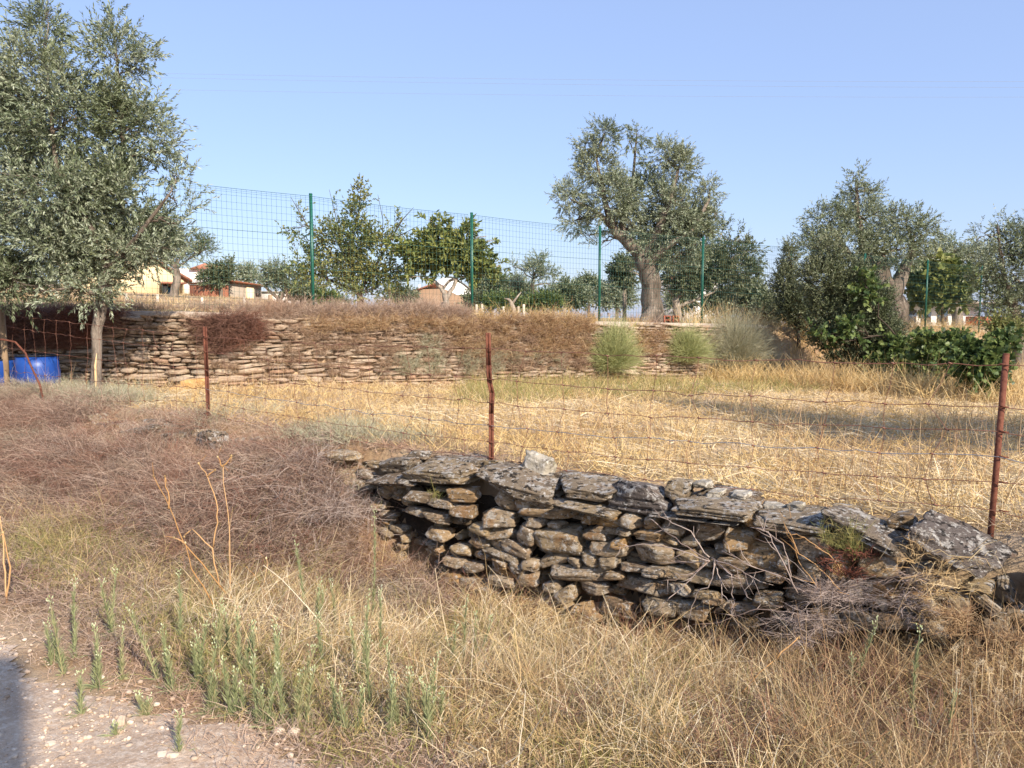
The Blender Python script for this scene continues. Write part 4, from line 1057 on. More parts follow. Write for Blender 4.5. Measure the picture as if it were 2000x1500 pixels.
# ================================================================ BUILDINGS
def house_frame(px0, px1, Y0, Y1=None):
    Y1 = Y1 or Y0
    a = pt(px0, 620, Y0); b = pt(px1, 620, Y1)
    a = a[:2]; b = b[:2]; L = np.linalg.norm(b - a); t = (b - a) / L; n = np.array([-t[1], t[0]])
    return a, t, n, L
def zpx(py, Y): return float(pt(1000, py, Y)[2])
def obox(mb, a, t, n, u0, u1, d0, d1, z0, z1, r=.5):
    V = []
    for z in (z0, z1):
        for (u, d) in ((u0, d0), (u1, d0), (u1, d1), (u0, d1)):
            p = a + t * u + n * d; V.append((p[0], p[1], z))
    return mb.add(V, [np.array([(0, 3, 2, 1), (4, 5, 6, 7), (0, 1, 5, 4), (1, 2, 6, 5), (2, 3, 7, 6), (3, 0, 4, 7)])], r)
def prism(mb, a, t, n, prof, d0, d1, r=.5):
    """prof: list of (u,z) polygon extruded from d0 to d1"""
    k = len(prof); V = []
    for d in (d0, d1):
        for u, z in prof:
            p = a + t * u + n * d; V.append((p[0], p[1], z))
    F4 = np.array([[i, (i + 1) % k, k + (i + 1) % k, k + i] for i in range(k)])
    mb.add(V, [F4, np.array([list(range(k))[::-1]]), np.array([list(range(k, 2 * k))])], r)

# yellow house: gable end towards us
Yh = 36
a, t, n, L = house_frame(120, 362, 34.6, 37.2); zb = zpx(578, Yh) - .3
h = thing('house', 'cream-yellow house with a gable end behind the left olive tree', 'house', (a[0], a[1], zb))
ue = L; up_ = L * (232 - 120) / 242
m = MB(); prism(m, a, t, n, [(0, zb), (ue, zb), (ue, zpx(545, Yh)), (up_, zpx(468, Yh)), (0, zpx(500, Yh))], 0, 9); m.build('wall', M['yellow'], h)
m = MB(); prism(m, a, t, n, [(ue + .35, zpx(549, Yh)), (ue + .35, zpx(544, Yh)), (up_, zpx(464, Yh)), (-.3, zpx(497, Yh)), (-.3, zpx(500, Yh) + .04), (up_, zpx(468, Yh) + .01)], -.25, 9.25); m.build('roof', M['tile_red'], h)
m = MB(); obox(m, a, t, n, L * .79, L * .99, -1.1, -.02, zpx(554, Yh), zpx(551, Yh)); m.build('porch_roof', M['tile_red'], h)
m = MB(); obox(m, a, t, n, L * .84, L * .90, -.12, .04, zb, zpx(559, Yh)); dr = m.build('door', M['blue_door'], h)
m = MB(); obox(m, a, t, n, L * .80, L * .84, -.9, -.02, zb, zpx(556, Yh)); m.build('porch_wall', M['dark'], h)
settle(h)
# white house with shutter
Yw = 40
a, t, n, L = house_frame(348, 445, Yw, Yw + 1.1); zb = zpx(580, Yw) - .3
h = thing('house', 'white house with grey shutter and red tiled roof behind the dark green bush', 'house', (a[0], a[1], zb))
m = MB(); obox(m, a, t, n, 0, L, 0, 7, zb, zpx(524, Yw)); m.build('wall', M['whitewash'], h)
m = MB(); prism(m, a, t, n, [(L * .25, zpx(524, Yw)), (L + .3, zpx(524, Yw)), (L * .95, zpx(519, Yw)), (L * .55, zpx(513, Yw))], -.3, 7.3); m.build('roof', M['tile_red'], h)
m = MB(); obox(m, a, t, n, L * .04, L * .14, -.06, .05, zpx(573, Yw), zpx(546, Yw))
m.build('shutter', M['shutter'], h); settle(h)
# rusty sheet / brick wall
a, t, n, L = house_frame(372, 446, 33); zb = zpx(584, 33) - .3
w_ = thing('garden_wall', 'reddish sheet-and-brick garden wall between white house and grey shed', 'wall', (a[0], a[1], zb))
m = MB(); obox(m, a, t, n, 0, L, 0, .15, zb, zpx(557, 33)); m.build('panel', M['rusty_sheet'], w_); m = MB(); obox(m, a, t, n, -.03, L + .03, -.03, .18, zpx(557, 33), zpx(555, 33)); m.build('top_rail', M['grey_wall'], w_); settle(w_)
# grey shed
a, t, n, L = house_frame(450, 512, 34, 35); zb = zpx(592, 34) - .3
s_ = thing('shed', 'grey block shed with a low brown roof and cream doorway', 'shed', (a[0], a[1], zb))
m = MB(); prism(m, a, t, n, [(0, zb), (L, zb), (L, zpx(557, 34)), (L * .05, zpx(549, 34)), (0, zpx(549, 34))], 0, 4); m.build('wall', M['grey_wall'], s_)
m = MB(); prism(m, a, t, n, [(-.2, zpx(549, 34)), (L + .2, zpx(558, 34)), (L + .2, zpx(556, 34)), (-.2, zpx(546.5, 34))], -.3, 4.3); m.build('roof', M['rusty_sheet'], s_)
m = MB(); obox(m, a, t, n, L * .52, L * .74, -.05, .04, zb, zpx(560, 34)); m.build('door', M['yellow'], s_)
m = MB(); obox(m, a, t, n, L * .80, L * .96, -.05, .04, zpx(578, 34), zpx(563, 34)); m.build('window', M['dark'], s_); settle(s_)
# low white outbuilding
a, t, n, L = house_frame(510, 562, 36); zb = zpx(596, 36) - .3
s_ = thing('outbuilding', 'low whitewashed outbuilding behind the crooked small olive', 'outbuilding', (a[0], a[1], zb))
m = MB(); obox(m, a, t, n, 0, L, 0, 3, zb, zpx(571, 36)); m.build('wall', M['whitewash'], s_)
m = MB(); obox(m, a, t, n, -.1, L + .1, -.1, 3.1, zpx(571, 36), zpx(569, 36)); m.build('roof', M['grey_wall'], s_)
m = MB(); obox(m, a, t, n, L * .3, L * .45, -.04, .04, zb, zpx(576, 36)); m.build('door', M['post_wood'], s_); settle(s_)
# brown wall house and white gable
a, t, n, L = house_frame(798, 916, 36); zb = zpx(612, 36) - .4
h = thing('house', 'low brown-rendered house with a stepped wall top behind the forked small tree', 'house', (a[0], a[1], zb))
m = MB(); prism(m, a, t, n, [(0, zb), (L, zb), (L, zpx(576, 36)), (L * .78, zpx(576, 36)), (L * .76, zpx(575, 36)), (L * .58, zpx(564, 36)), (L * .16, zpx(565, 36)), (0, zpx(569, 36))], 0, 6); m.build('wall', M['brown_wall'], h)
m = MB(); prism(m, a, t, n, [(L * .14, zpx(565, 36)), (L * .46, zpx(551, 36)), (L * .46, zpx(553, 36) + .02), (L * .17, zpx(567, 36))], -.1, 5); m.build('roof', M['tile_red'], h)
m = MB(); obox(m, a, t, n, L * .12, L * .15, 1, 1.5, zpx(566, 36), zpx(554, 36)); m.build('chimney', M['whitewash'], h)
settle(h)
a, t, n, L = house_frame(846, 916, 44); zb = zpx(600, 44) - .4
h = thing('house', 'bright white gabled house showing above the brown-rendered house', 'house', (a[0], a[1], zb))
m = MB(); prism(m, a, t, n, [(0, zb), (L, zb), (L, zpx(565, 44)), (L * .82, zpx(552, 44)), (L * .55, zpx(541, 44)), (L * .35, zpx(540, 44)), (0, zpx(552, 44))], 0, 8); m.build('wall', M['whitewash'], h)
m = MB(); prism(m, a, t, n, [(L + .1, zpx(565, 44)), (L * .82, zpx(551.3, 44)), (L * .55, zpx(540.3, 44)), (L * .35, zpx(539.2, 44)), (L * .35, zpx(540, 44)), (L * .55, zpx(541, 44)), (L * .82, zpx(552, 44))], -.1, 8.1); m.build('roof', M['grey_wall'], h); settle(h)
# white low building right
a, t, n, L = house_frame(1750, 1915, 34, 40); zb = zpx(640, 34) - .3
h = thing('house', 'long low white building with dark windows behind the broad-leaved fig', 'house', (a[0], a[1], zb))
m = MB(); obox(m, a, t, n, 0, L, 0, 6, zb, zpx(592, 36)); m.build('wall', M['whitewash'], h)
m = MB(); obox(m, a, t, n, -.3, L * 1.02, -1.0, 6.3, zpx(592, 36), zpx(588, 36)); m.build('roof', M['grey_wall'], h)
for f0, f1 in ((.12, .2), (.26, .36), (.44, .56), (.66, .74)):
    m = MB(); obox(m, a, t, n, L * f0, L * f1, -.06, .05, zpx(630, 36), zpx(606, 36)); wnd = m.build('window', M['glass'], h)
    m = MB(); obox(m, a, t, n, L * f0 - .08, L * f1 + .08, -.10, .02, zpx(632.5, 36), zpx(630.5, 36)); m.build('sill', M['grey_wall'], h)
m = MB(); obox(m, a, t, n, L * .80, L * .98, -1.2, -.02, zb, zpx(618, 36)); m.build('brick_store', M['terracotta'], h)
settle(h)
a, t, n, L = house_frame(1300, 1400, 48); zb = zpx(625, 48) - .3
h = thing('house', 'white house wall glimpsed through leaves right of the big olive', 'house', (a[0], a[1], zb))
m = MB(); obox(m, a, t, n, 0, L, 0, 6, zb, zpx(546, 48)); m.build('wall', M['whitewash'], h); m = MB(); prism(m, a, t, n, [(-.3, zpx(546, 48)), (L + .3, zpx(546, 48)), (L * .5, zpx(530, 48))], -.3, 6.3); m.build('roof', M['tile_red'], h); settle(h)
# terracotta blocks
for px, w, lb in ((1302, 13, 'left one of two hollow red terracotta blocks beside the thick trunk'), (1319, 13, 'right one of two hollow red terracotta blocks beside the thick trunk')):
    Yt = 18.3; c = pt(px, 632, Yt); W = w / FPX * Yt; Z = 17 / FPX * Yt
    t0 = thing('hollow_block', lb, 'block', (c[0], c[1], c[2] - .02), 'terracotta blocks by the big olive'); m = MB(); x0, y0, z0 = -W / 2, -W / 2, 0
    for (q0, q1, q2, q3) in ((0, .16, 0, 1), (.84, 1, 0, 1), (.161, .839, 0, .12), (.161, .839, .88, 1), (.161, .839, .44, .56)):
        m.box((x0 + q0 * W, y0, q2 * Z), (x0 + q1 * W, y0 + W, q3 * Z))
    m.build('shell', M['terracotta'], t0)
    MB().box((x0 + .17 * W, y0 + W * .7, .13 * Z), (x0 + .83 * W, y0 + W * .9, .87 * Z)).build('back_web', M['terracotta'], t0)
# garden fences with pale posts
def low_fence(lb, pts_, hts, rail=True, mtl='post_white', wires=5, wr=.0025, radius=.035):
    root = thing('garden_fence', lb, 'fence', tuple(pt(*pts_[0])))
    tops = []
    for (px, py, Y), hh in zip(pts_, hts):
        b = pt(px, py, Y); z = b[2]
        tp = np.array([b[0] + random.gauss(0, .01), b[1], z + hh]); tops.append((b, tp))
        m = MB().tube([b - [0, 0, .2], (b + tp) / 2, tp], [radius, radius, radius * .9], 7, wob=.08); m.build('post', M[mtl], root, True)
    m = MB()
    for k2 in range(wires):
        f = .15 + .8 * k2 / max(1, wires - 1)
        A = np.array([b + (q - b) * f for b, q in tops]); sticks(m, A[:-1], A[1:], wr)
    m.build('wire', M['wire'], root); settle(root)
low_fence('low wire fence on pale posts across the yellow house yard', [(248, 604, 21), (308, 606, 20.5), (395, 607, 21), (478, 610, 22), (581, 614, 23), (672, 616, 24)], [.42, .42, .36, .42, .42, .4])
low_fence('low wire fence on uneven white stakes below the central bushes', [(830, 624, 20), (863, 624, 20), (930, 628, 19), (942, 628, 20), (962, 629, 21), (984, 629, 20), (1013, 630, 20), (1023, 631, 19), (1070, 631, 21), (1084, 632, 22), (1115, 632, 21), (1140, 634, 22), (1160, 634, 22)],
          [.3, .45, .42, .45, .32, .4, .42, .46, .4, .3, .35, .3, .3])
low_fence('grey wire-netting fence behind the first green post', [(560, 606, 30), (610, 608, 30), (700, 606, 30), (780, 606, 30)], [.5, .5, .45, .4], wires=12, mtl='grey_twig' if False else 'post_white')
low_fence('thin grey rail fence in front of the dark bushes right of the big olive', [(1400, 634, 22), (1450, 634, 22.5), (1510, 636, 23), (1545, 638, 24)], [.5, .5, .5, .5], wires=4, mtl='post_wood')

# ================================================================ GRASS, BRUSH AND WEEDS
def hit(px, py, tmax=40):
    d = ray(px, py); t = 1.5
    while t < tmax:
        p = EYE + d * t
        if p[2] < ground_z(p[0], p[1]): break
        t += 0.02 + t * 0.002
    return EYE + d * t
def stuff(mb, name, m, label, parent=None):
    return tag(mb.build(name, M[m]), label, kind='stuff')
def roots(x, y): return np.stack([x, y, H(x, y) - 0.01], -1)
def rnd_dir(n, up, side=1.0):
    a = RNG.random(n) * 2 * math.pi
    return np.stack([np.cos(a) * side, np.sin(a) * side, np.broadcast_to(up, (n,))], -1)

# ---- field
def polar(n, r0, r1, a0=-46, a1=48, pw=1.0):
    r = r0 * (r1 / r0) ** (RNG.random(n) ** pw); a = np.radians(RNG.uniform(a0, a1, n))
    return r * np.sin(a), r * np.cos(a)
def infield(x, y, m=4.72):
    return (NN[0] * x + NN[1] * y > m) & (far_D(x, y) < 0.0)
def clumped(x, y, k, r):
    n = len(x); return np.repeat(x, k) + RNG.normal(size=n * k) * r, np.repeat(y, k) + RNG.normal(size=n * k) * r

x, y = polar(17000, 4.2, 26, pw=.9); x, y = clumped(x, y, 8, .06)
k = infield(x, y); x, y = x[k], y[k]; n = len(x)
dist = np.hypot(x, y)
mb = MB(); up = RNG.uniform(.1, 1.3, n)
bd = RNG.normal(size=(n, 3)) * .35; bd[:, 2] -= .25
rr = np.clip(vn2(x, y, .8, 51) * .6 + RNG.random(n) * .5 - .05, 0, 1)
ribbons(mb, roots(x, y), rnd_dir(n, up), RNG.uniform(.05, .17, n) * (1 + dist * .03), bd, .0042 * (1 + dist * .08), 2, rr, .3)
stuff(mb, 'dry_grass', 'field_straw', 'short dry stubble and straw covering the field')
# flattened maize straw: broad pale leaves in swathes
x, y = polar(2600, 4.6, 15, -32, 46); k = infield(x, y, 4.85) & (vn2(x, y, .6, 61) > .38); x, y = x[k], y[k]; k1 = len(x); per = 11
az = np.repeat(vn2(x, y, .35, 62) * 5 + RNG.normal(size=k1) * .6, per) + RNG.normal(size=k1 * per) * .32
az += math.pi * (RNG.random(len(az)) < .3)
x, y = clumped(x, y, per, .07); n = len(x)
mb = MB(); d = np.stack([np.cos(az), np.sin(az), RNG.uniform(.08, .6, n)], -1)
bd = RNG.normal(size=(n, 3)) * .22; bd[:, 2] -= .42
ribbons(mb, roots(x, y) + [0, 0, .02], d, RNG.uniform(.12, .40, n), bd, RNG.uniform(.003, .011, n), 5, None, .2, .015)
stuff(mb, 'straw', 'straw_pale', 'flattened broad pale straw leaves lying in swathes on the field')
# taller dry stalks in the field
x, y = polar(1500, 4.8, 17, -34, 46); k = infield(x, y, 4.8) & (vn2(x, y, .5, 71) > .30); x, y = x[k], y[k]; x, y = clumped(x, y, 3, .05)
n = len(x); mb = MB(); bd = RNG.normal(size=(n, 3)) * .14
ribbons(mb, roots(x, y), rnd_dir(n, 1.0, .22), RNG.uniform(.2, .52, n), bd, .004, 4, None, .4, .02)
stuff(mb, 'dry_stalks', 'orange_grass', 'thin reddish dry stalks standing in the field')
# greenish-gold band by the wall foot and gold grass on the bank
def patch(name, m, label, n, f, k=6, L=(.2, .4), w=.006, up=(.6, 1.6), r=.08, segs=3, a=(-30, 46), rng=(9, 30), droop=.2):
    x, y = polar(n, rng[0], rng[1], *a); q = f(x, y); x, y = x[q], y[q]; x, y = clumped(x, y, k, r); n = len(x)
    mb = MB(); bd = RNG.normal(size=(n, 3)) * .25; bd[:, 2] -= droop
    ribbons(mb, roots(x, y), rnd_dir(n, RNG.uniform(*up, n), .6), RNG.uniform(*L, n), bd, w, segs, np.clip(vn2(x, y, 1.1, 5) * .5 + RNG.random(n) * .6, 0, 1), .25)
    stuff(mb, name, m, label)
patch('green_grass', 'straw_green', 'yellow-green soft grass in front of the wall foot', 5200,
      lambda x, y: infield(x, y) & (ter_w(x, y) > 8.2 + .8 * vn2(x, y, .5, 3)) & (x > -.8) & (x < 7.5) & (vn2(x, y, .6, 31) > .30), k=6, L=(.14, .34), w=.007, rng=(9, 17))
patch('gold_grass', 'field_straw', 'tall golden dry grass on the bank beside the thicket', 15000,
      lambda x, y: (ter_s(x, y) > 13.2) & (ter_s(x, y) < 27) & (far_D(x, y) > -5 - RNG.random(len(x)) * 2) & (far_D(x, y) < .8), k=7, L=(.25, .68), w=.009, rng=(10, 30), a=(8, 46))
patch('wall_foot_grass', 'orange_grass', 'orange dry weeds along the foot of the retaining wall', 5000,
      lambda x, y: infield(x, y) & (far_D(x, y) > -1.3 * RNG.random(len(x))), k=6, L=(.08, .30), w=.006, rng=(9, 20), a=(-40, 30))
patch('terrace_grass', 'straw', 'dry brown grass on the upper terrace behind the green fence', 9000,
      lambda x, y: (far_D(x, y) > .45) & (y > 8), k=5, L=(.06, .18), w=.014, rng=(11, 46), a=(-44, 44), r=.15)

# ---- growth on the retaining wall
def fuzz(mb, centre, rad, n, up=.5, L=.4, w=.004, kids=2, droop=.15, base=None, squash=1.0, segs=4, flare=1.0, crk=.03):
    """twiggy clump: stems fan out from the base, each with side twigs"""
    c = np.array(centre, float); rad = np.array(rad, float)
    o = c + RNG.normal(size=(n, 3)) * rad * np.array([.35, .35, .12])
    d = rnd_dir(n, up * RNG.uniform(.2, 2.4, n), flare)
    LL = RNG.uniform(.55, 1.1, n) * L
    s = rad / rad.max()
    d = unit(d) * s; ln = np.linalg.norm(d, axis=1); LL = LL * ln
    bd = RNG.normal(size=(n, 3)) * .22; bd[:, 2] -= droop
    tone = RNG.random(n)
    ribbons(mb, o, d, LL, bd, w, segs, tone, .35, crk)
    du = unit(d)
    for _ in range(kids):
        t = RNG.uniform(.35, .95, n)[:, None]
        p = o + du * LL[:, None] * t + bd * LL[:, None] * t * t
        dd = unit(du + 2 * t * bd + RNG.normal(size=(n, 3)) * .55)
        b2 = RNG.normal(size=(n, 3)) * .2; b2[:, 2] -= droop
        ribbons(mb, p, dd, LL * RNG.uniform(.25, .55, n), b2, w * .7, 2, tone, .35, crk)

def wall_at(px, py, off=-0.05):
    """point on the retaining wall face seen at a pixel"""
    d = ray(px, py); t = 6.0
    while t < 30:
        p = EYE + d * t
        if far_D(p[0], p[1]) > off: break
        t += .02
    return EYE + d * t
def scatter_wall(name, m, label, boxes, L, w, up=.4, per=26, kids=2, off=-.02, rad=(.12, .12, .12)):
    mb = MB()
    for x0, y0, x1, y1, n in boxes:
        for _ in range(n):
            p = wall_at(random.uniform(x0, x1), random.uniform(y0, y1), off)
            s = random.uniform(.6, 1.3)
            fuzz(mb, p, np.array(rad) * s, per, up, L * s, w, kids)
    return stuff(mb, name, m, label)
scatter_wall('wall_weeds', 'wall_weed', 'tan and brown dry weeds rooted between the stones of the retaining wall',
             [(560, 640, 900, 690, 110), (640, 690, 1150, 735, 70), (900, 625, 1160, 720, 230), (200, 615, 400, 650, 22), (230, 660, 760, 740, 40), (1160, 640, 1480, 720, 50), (400, 700, 620, 720, 14)], .13, .005, .6, 34)
scatter_wall('hanging_brush', 'brush_dark', 'purple-brown dead brush hanging over the left end of the retaining wall',
             [(0, 605, 185, 680, 150), (120, 610, 200, 640, 24), (400, 622, 500, 665, 70), (400, 640, 470, 690, 18), (205, 612, 235, 640, 8)], .27, .005, .3, 60)
scatter_wall('wall_top_brush', 'brush_pink', 'pinkish-grey dry brush along the wall top between the first two green posts',
             [(590, 618, 930, 632, 120), (470, 612, 600, 622, 36), (640, 612, 900, 622, 60), (480, 630, 1150, 672, 120), (600, 640, 1120, 710, 90), (1240, 640, 1300, 680, 12)], .30, .0045, 1.1, 60, off=.22)
scatter_wall('terrace_edge_grass', 'brush_pink', 'thin pinkish weeds on the terrace edge behind the retaining wall at left',
             [(60, 600, 480, 612, 90), (900, 615, 1240, 630, 40)], .15, .004, 1.3, 34, off=.9)
scatter_wall('wall_top_grass', 'field_straw', 'tufts of golden dry grass on the wall top near the third green post',
             [(1040, 622, 1160, 655, 34), (925, 622, 1050, 636, 16), (1225, 640, 1300, 690, 16), (1470, 650, 1500, 700, 24)], .33, .006, 1.2, 34, 1, off=.12)
scatter_wall('grey_green_weeds', 'broom_grey', 'grey-green low weeds at the foot of the retaining wall near the middle',
             [(780, 690, 860, 735, 24), (890, 690, 1010, 730, 34), (1040, 690, 1100, 720, 8), (800, 655, 850, 690, 6)], .2, .0045, .7, 40)

scatter_wall('rusty_wall_grass', 'orange_grass', 'rusty dry grass spilling over the retaining wall between the middle posts',
             [(600, 625, 1160, 650, 110), (880, 640, 1150, 700, 110), (1040, 620, 1160, 660, 40), (1235, 650, 1300, 700, 22)], .24, .005, .8, 34)
# ---- broom shrubs on the wall
for i, (px, py, rx, ry, m, lb, n, cat) in enumerate([
    (1197, 712, 62, 92, 'broom', 'round bright green broom shrub growing on the wall below the third green post', 2600, 0),
    (1342, 695, 58, 66, 'broom', 'yellowish-green broom shrub left of the largest grey one', 1800, 0),
    (1432, 702, 92, 98, 'broom_grey', 'largest broom shrub, grey-green and round, at the right end of the wall', 3400, 0)]):
    c = wall_at(px, py, -.12); sc = c[1] / FPX
    root = thing('broom_shrub', lb, 'shrub', tuple(c), 'broom shrubs on the retaining wall')
    rx, ry = rx * sc, ry * sc
    mb = MB(); o = c + RNG.normal(size=(n, 3)) * rx * .10
    th = RNG.uniform(0, 2 * math.pi, n); el = np.arcsin(np.clip(RNG.uniform(-.15, 1, n) ** 1.0, -.2, 1))
    d = np.stack([np.cos(th) * np.cos(el) * rx, np.sin(th) * np.cos(el) * rx * .8 - .05, np.sin(el) * ry], -1)
    L = np.linalg.norm(d, axis=1); lump = .80 + .32 * vn(unit(d) * 2.6 + i * 5, 8); L = L * lump * RNG.uniform(.62, 1.04, n); d = unit(d)
    bd = RNG.normal(size=(n, 3)) * .10; bd[:, 2] += .06
    ribbons(mb, o, d, L, bd, .0042, 4, None, .3, .012)
    for _ in range(5):
        t = RNG.uniform(.35, .95, n)[:, None]
        ribbons(mb, o + d * L[:, None] * t + bd * L[:, None] * t * t, d + RNG.normal(size=(n, 3)) * .32, L * RNG.uniform(.12, .28, n), RNG.normal(size=(n, 3)) * .1, .0038, 2)
    mb.build('crown', M[m], root)
    m2 = MB()
    for _ in range(9): m2.tube(curve(c - [0, -.04, .03], c + unit(np.array([random.gauss(0, 1), random.gauss(0, .6), 1.4])) * rx * .7, 5), np.linspace(.012, .004, 5), 5)
    m2.build('stem', M['bark_dark'], root); settle(root)

# ---- near dry brush over the bank at left
SHOW = [float(NU @ at_v(px, 860, 4.42)[:2]) for px in (215, 285, 335, 425, 500)]
def brush_mass(name, m, label, N, region, L=(.28, .6), w=.0032, per=60, up=.7, flow=(-.35, -.35), kids=3, dens=None, lift=.0, segs=5, droop=.42):
    mb = MB(); c = 0
    while c < N:
        u, v = region()
        x, y = uv2xy(u, v)
        if dens is not None and random.random() > dens(u, v): continue
        if v > 3.75 and name != 'wall_brush' and any(abs(u - q) < .34 for q in SHOW): continue
        c += 1
        z = ground_z(x, y) + lift; n = per
        o = np.array([x, y, z]) + RNG.normal(size=(n, 3)) * np.array([.10, .10, .02])
        d = rnd_dir(n, up * RNG.uniform(.3, 1.6, n), .8); d[:, 0] += flow[0] * 1.2 * random.random() + 1.1 * (float(vn2(x, y, 1.3, 41)) - .5); d[:, 1] += flow[1] * random.random() + .9 * (float(vn2(x, y, 1.2, 42)) - .5)
        LL = RNG.uniform(*L, n) * (.65 + .7 * float(vn2(x, y, 1.1, 43)))
        bd = RNG.normal(size=(n, 3)) * .16; bd[:, 2] -= droop; bd[:, 0] += flow[0] * .5
        tone = np.clip(float(vn2(x, y, 1.3, 44)) * .5 + RNG.random(n) * .6, 0, 1)
        ribbons(mb, o, d, LL, bd, w, segs, tone, .4, .035)
        du = unit(d)
        for _ in range(kids):
            t = RNG.uniform(.3, .9, n)[:, None]
            p = o + du * LL[:, None] * t + bd * LL[:, None] * t * t
            dd = unit(du + 2 * t * bd + RNG.normal(size=(n, 3)) * .75)
            b2 = RNG.normal(size=(n, 3)) * .2; b2[:, 2] -= .15
            ribbons(mb, p, dd, LL * RNG.uniform(.2, .5, n), b2, w * .75, 3, tone, .4, .05)
    return stuff(mb, name, m, label)
def reg(u0, u1, v0, v1): return lambda: (random.uniform(u0, u1), random.uniform(v0, v1))
brush_mass('dry_brush', 'brush', 'great tangle of brown dry brush spilling over the bank at left', 600, reg(-12, -4.55, 2.95, 4.7),
           dens=lambda u, v: (1 if v > 3.55 or u > -8 else .5) * (.35 if u < -6.2 and v < 3.4 else 1) * (.35 if v > 4.3 and u > -8.6 else 1), per=56, L=(.2, .48))
brush_mass('dark_brush', 'brush_dark', 'darker purple-brown twigs inside the brush at left', 170, reg(-10.5, -4.5, 3.2, 4.5), L=(.2, .45), per=50, kids=2)
brush_mass('grey_brush', 'broom_grey', 'grey-green thin stems along the top of the brush and behind the wall', 210, reg(-12.5, -4.4, 4.45, 5.3), L=(.12, .27), per=44, kids=2, up=1.1, flow=(-.1, -.05), droop=.15,
           dens=lambda u, v: 1 if u < -5.0 else .5)
brush_mass('top_brush', 'brush_pink', 'pale dry stems standing up in front of the blue barrels', 60, reg(-14, -8.2, 4.2, 4.8), L=(.1, .28), per=44, kids=3, up=1.3, flow=(0, 0), droop=.12)
brush_mass('wall_brush', 'brush', 'dry brush covering the broken left end of the stone wall', 44, reg(-5.2, -3.3, 3.7, 4.2), L=(.15, .36), per=44, kids=3, lift=.05,
           dens=lambda u, v: 1 if u < -4 else .45)
brush_mass('grey_wall_brush', 'grey_twig', 'ashy grey twigs arching over the left part of the stone wall', 16, reg(-5.0, -4.2, 3.9, 4.3), L=(.3, .5), per=40, kids=2, lift=.1, w=.0028)

brush_mass('right_brush', 'brush', 'dry brown twigs around the right-hand rusty post at the wall end', 60, reg(-.05, 2.4, 4.25, 4.9), L=(.12, .3), per=40, kids=3, lift=.02)
brush_mass('low_brush', 'brush', 'low brown matted scrub between the big brush and the road', 230, reg(-9.5, -3.2, 1.9, 3.1), L=(.07, .22), per=50, kids=3, up=.6, w=.003)
# ---- verge grass
def verge(name, m, label, N, region, per=26, L=(.12, .34), w=.0038, up=(.3, 1.6), droop=.45, spread=.05, segs=4, dens=None, tone=.6, tip=.25):
    U = RNG.uniform(region[0], region[1], N * 3); V = RNG.uniform(region[2], region[3], N * 3)
    if dens is not None: q = RNG.random(N * 3) < dens(U, V); U, V = U[q], V[q]
    U, V = U[:N], V[:N]
    x, y = uv2xy(U, V); k1 = len(x); ht = .6 + .8 * vn2(x, y, 1.6, 47)
    x, y = clumped(x, y, per, spread); n = len(x); ht = np.repeat(ht, per)
    mb = MB(); bd = RNG.normal(size=(n, 3)) * .30; bd[:, 2] -= droop
    d = rnd_dir(n, RNG.uniform(*up, n), .75); d[:, :2] += np.repeat(RNG.normal(size=(k1, 2)) * .5, per, axis=0); ht = ht * (1 - .45 * smooth(2.9, 2.1, NN[0] * x + NN[1] * y))
    rr = np.clip(np.repeat(RNG.random(k1), per) * .45 + RNG.random(n) * tone, 0, 1)
    ribbons(mb, roots(x, y), d, RNG.uniform(*L, n) * ht, bd, w * RNG.uniform(.6, 1.3, n), segs, rr, tip, .02)
    return stuff(mb, name, m, label)
off = lambda U, V: (V > 2.05 + .55 * (vn2(*uv2xy(U, V), .9, 81) - .3) + .25 * smooth(-1.5, -4.5, U))
verge('verge_grass', 'straw', 'thick tangled dry grass on the verge between road and wall', 2500, (-4.6, 3.6, 1.95, 4.3), 30, (.10, .30), .0034,
      dens=lambda U, V: off(U, V) * np.clip(-.25 + 2.0 * (vn2(*uv2xy(U, V), 1.5, 83) - .1), 0.06, 1) * (1 - .45 * smooth(3.3, 4.1, V)) * (1 - .85 * smooth(.9, 0, abs(U + .95) * 1.3) * (V < 2.55)))
verge('pale_verge_grass', 'straw_pale', 'bleached pale grass blades drooping over the verge', 700, (-4.4, 3.4, 2.1, 4.0), 20, (.16, .34), .0042, up=(.5, 1.8), dens=lambda U, V: off(U, V) * (vn2(*uv2xy(U, V), .9, 85) > .42))
verge('brown_verge_grass', 'orange_grass', 'rusty brown withered stems at the foot of the wall on the right', 850, (-2.6, 3.6, 2.4, 4.3), 22, (.14, .38), .0032, up=(.6, 2.2), droop=.3, dens=lambda U, V: off(U, V) * smooth(-2.8, 1.0, U))
verge('green_verge_grass', 'straw_green', 'pale green living grass tufts among the dry verge grass', 420, (-5.5, 3.4, 2.0, 3.9), 26, (.12, .28), .0042, up=(.8, 2.4), droop=.3, dens=lambda U, V: off(U, V) * (vn2(*uv2xy(U, V), .8, 87) > .5))
verge('left_verge_litter', 'brush_pink', 'low grey-tan dry litter on the verge at left', 8000, (-10, -1.5, 1.5, 3.8), 24, (.05, .2), .0032, up=(.1, 1.1), droop=.4, spread=.09,
      dens=lambda U, V: np.clip(.45 + 1.0 * (vn2(*uv2xy(U, V), 1.4, 89) - .25), 0, 1) * smooth(1.5, 1.95, V + .3 * (vn2(*uv2xy(U, V), 1.9, 90) - .5)))
verge('left_verge_straw', 'straw', 'scattered bent straw on the verge at left', 1300, (-9.5, -2.0, 1.65, 3.0), 14, (.10, .30), .0034, up=(.2, 1.4), droop=.4, spread=.05,
      dens=lambda U, V: off(U, V + .25))
verge('road_edge_litter', 'straw', 'thin straw litter scattered on the edge of the dirt road', 1100, (-7.5, 3.0, 1.55, 2.3), 7, (.04, .14), .003, up=(.0, .35), droop=.1, spread=.12)
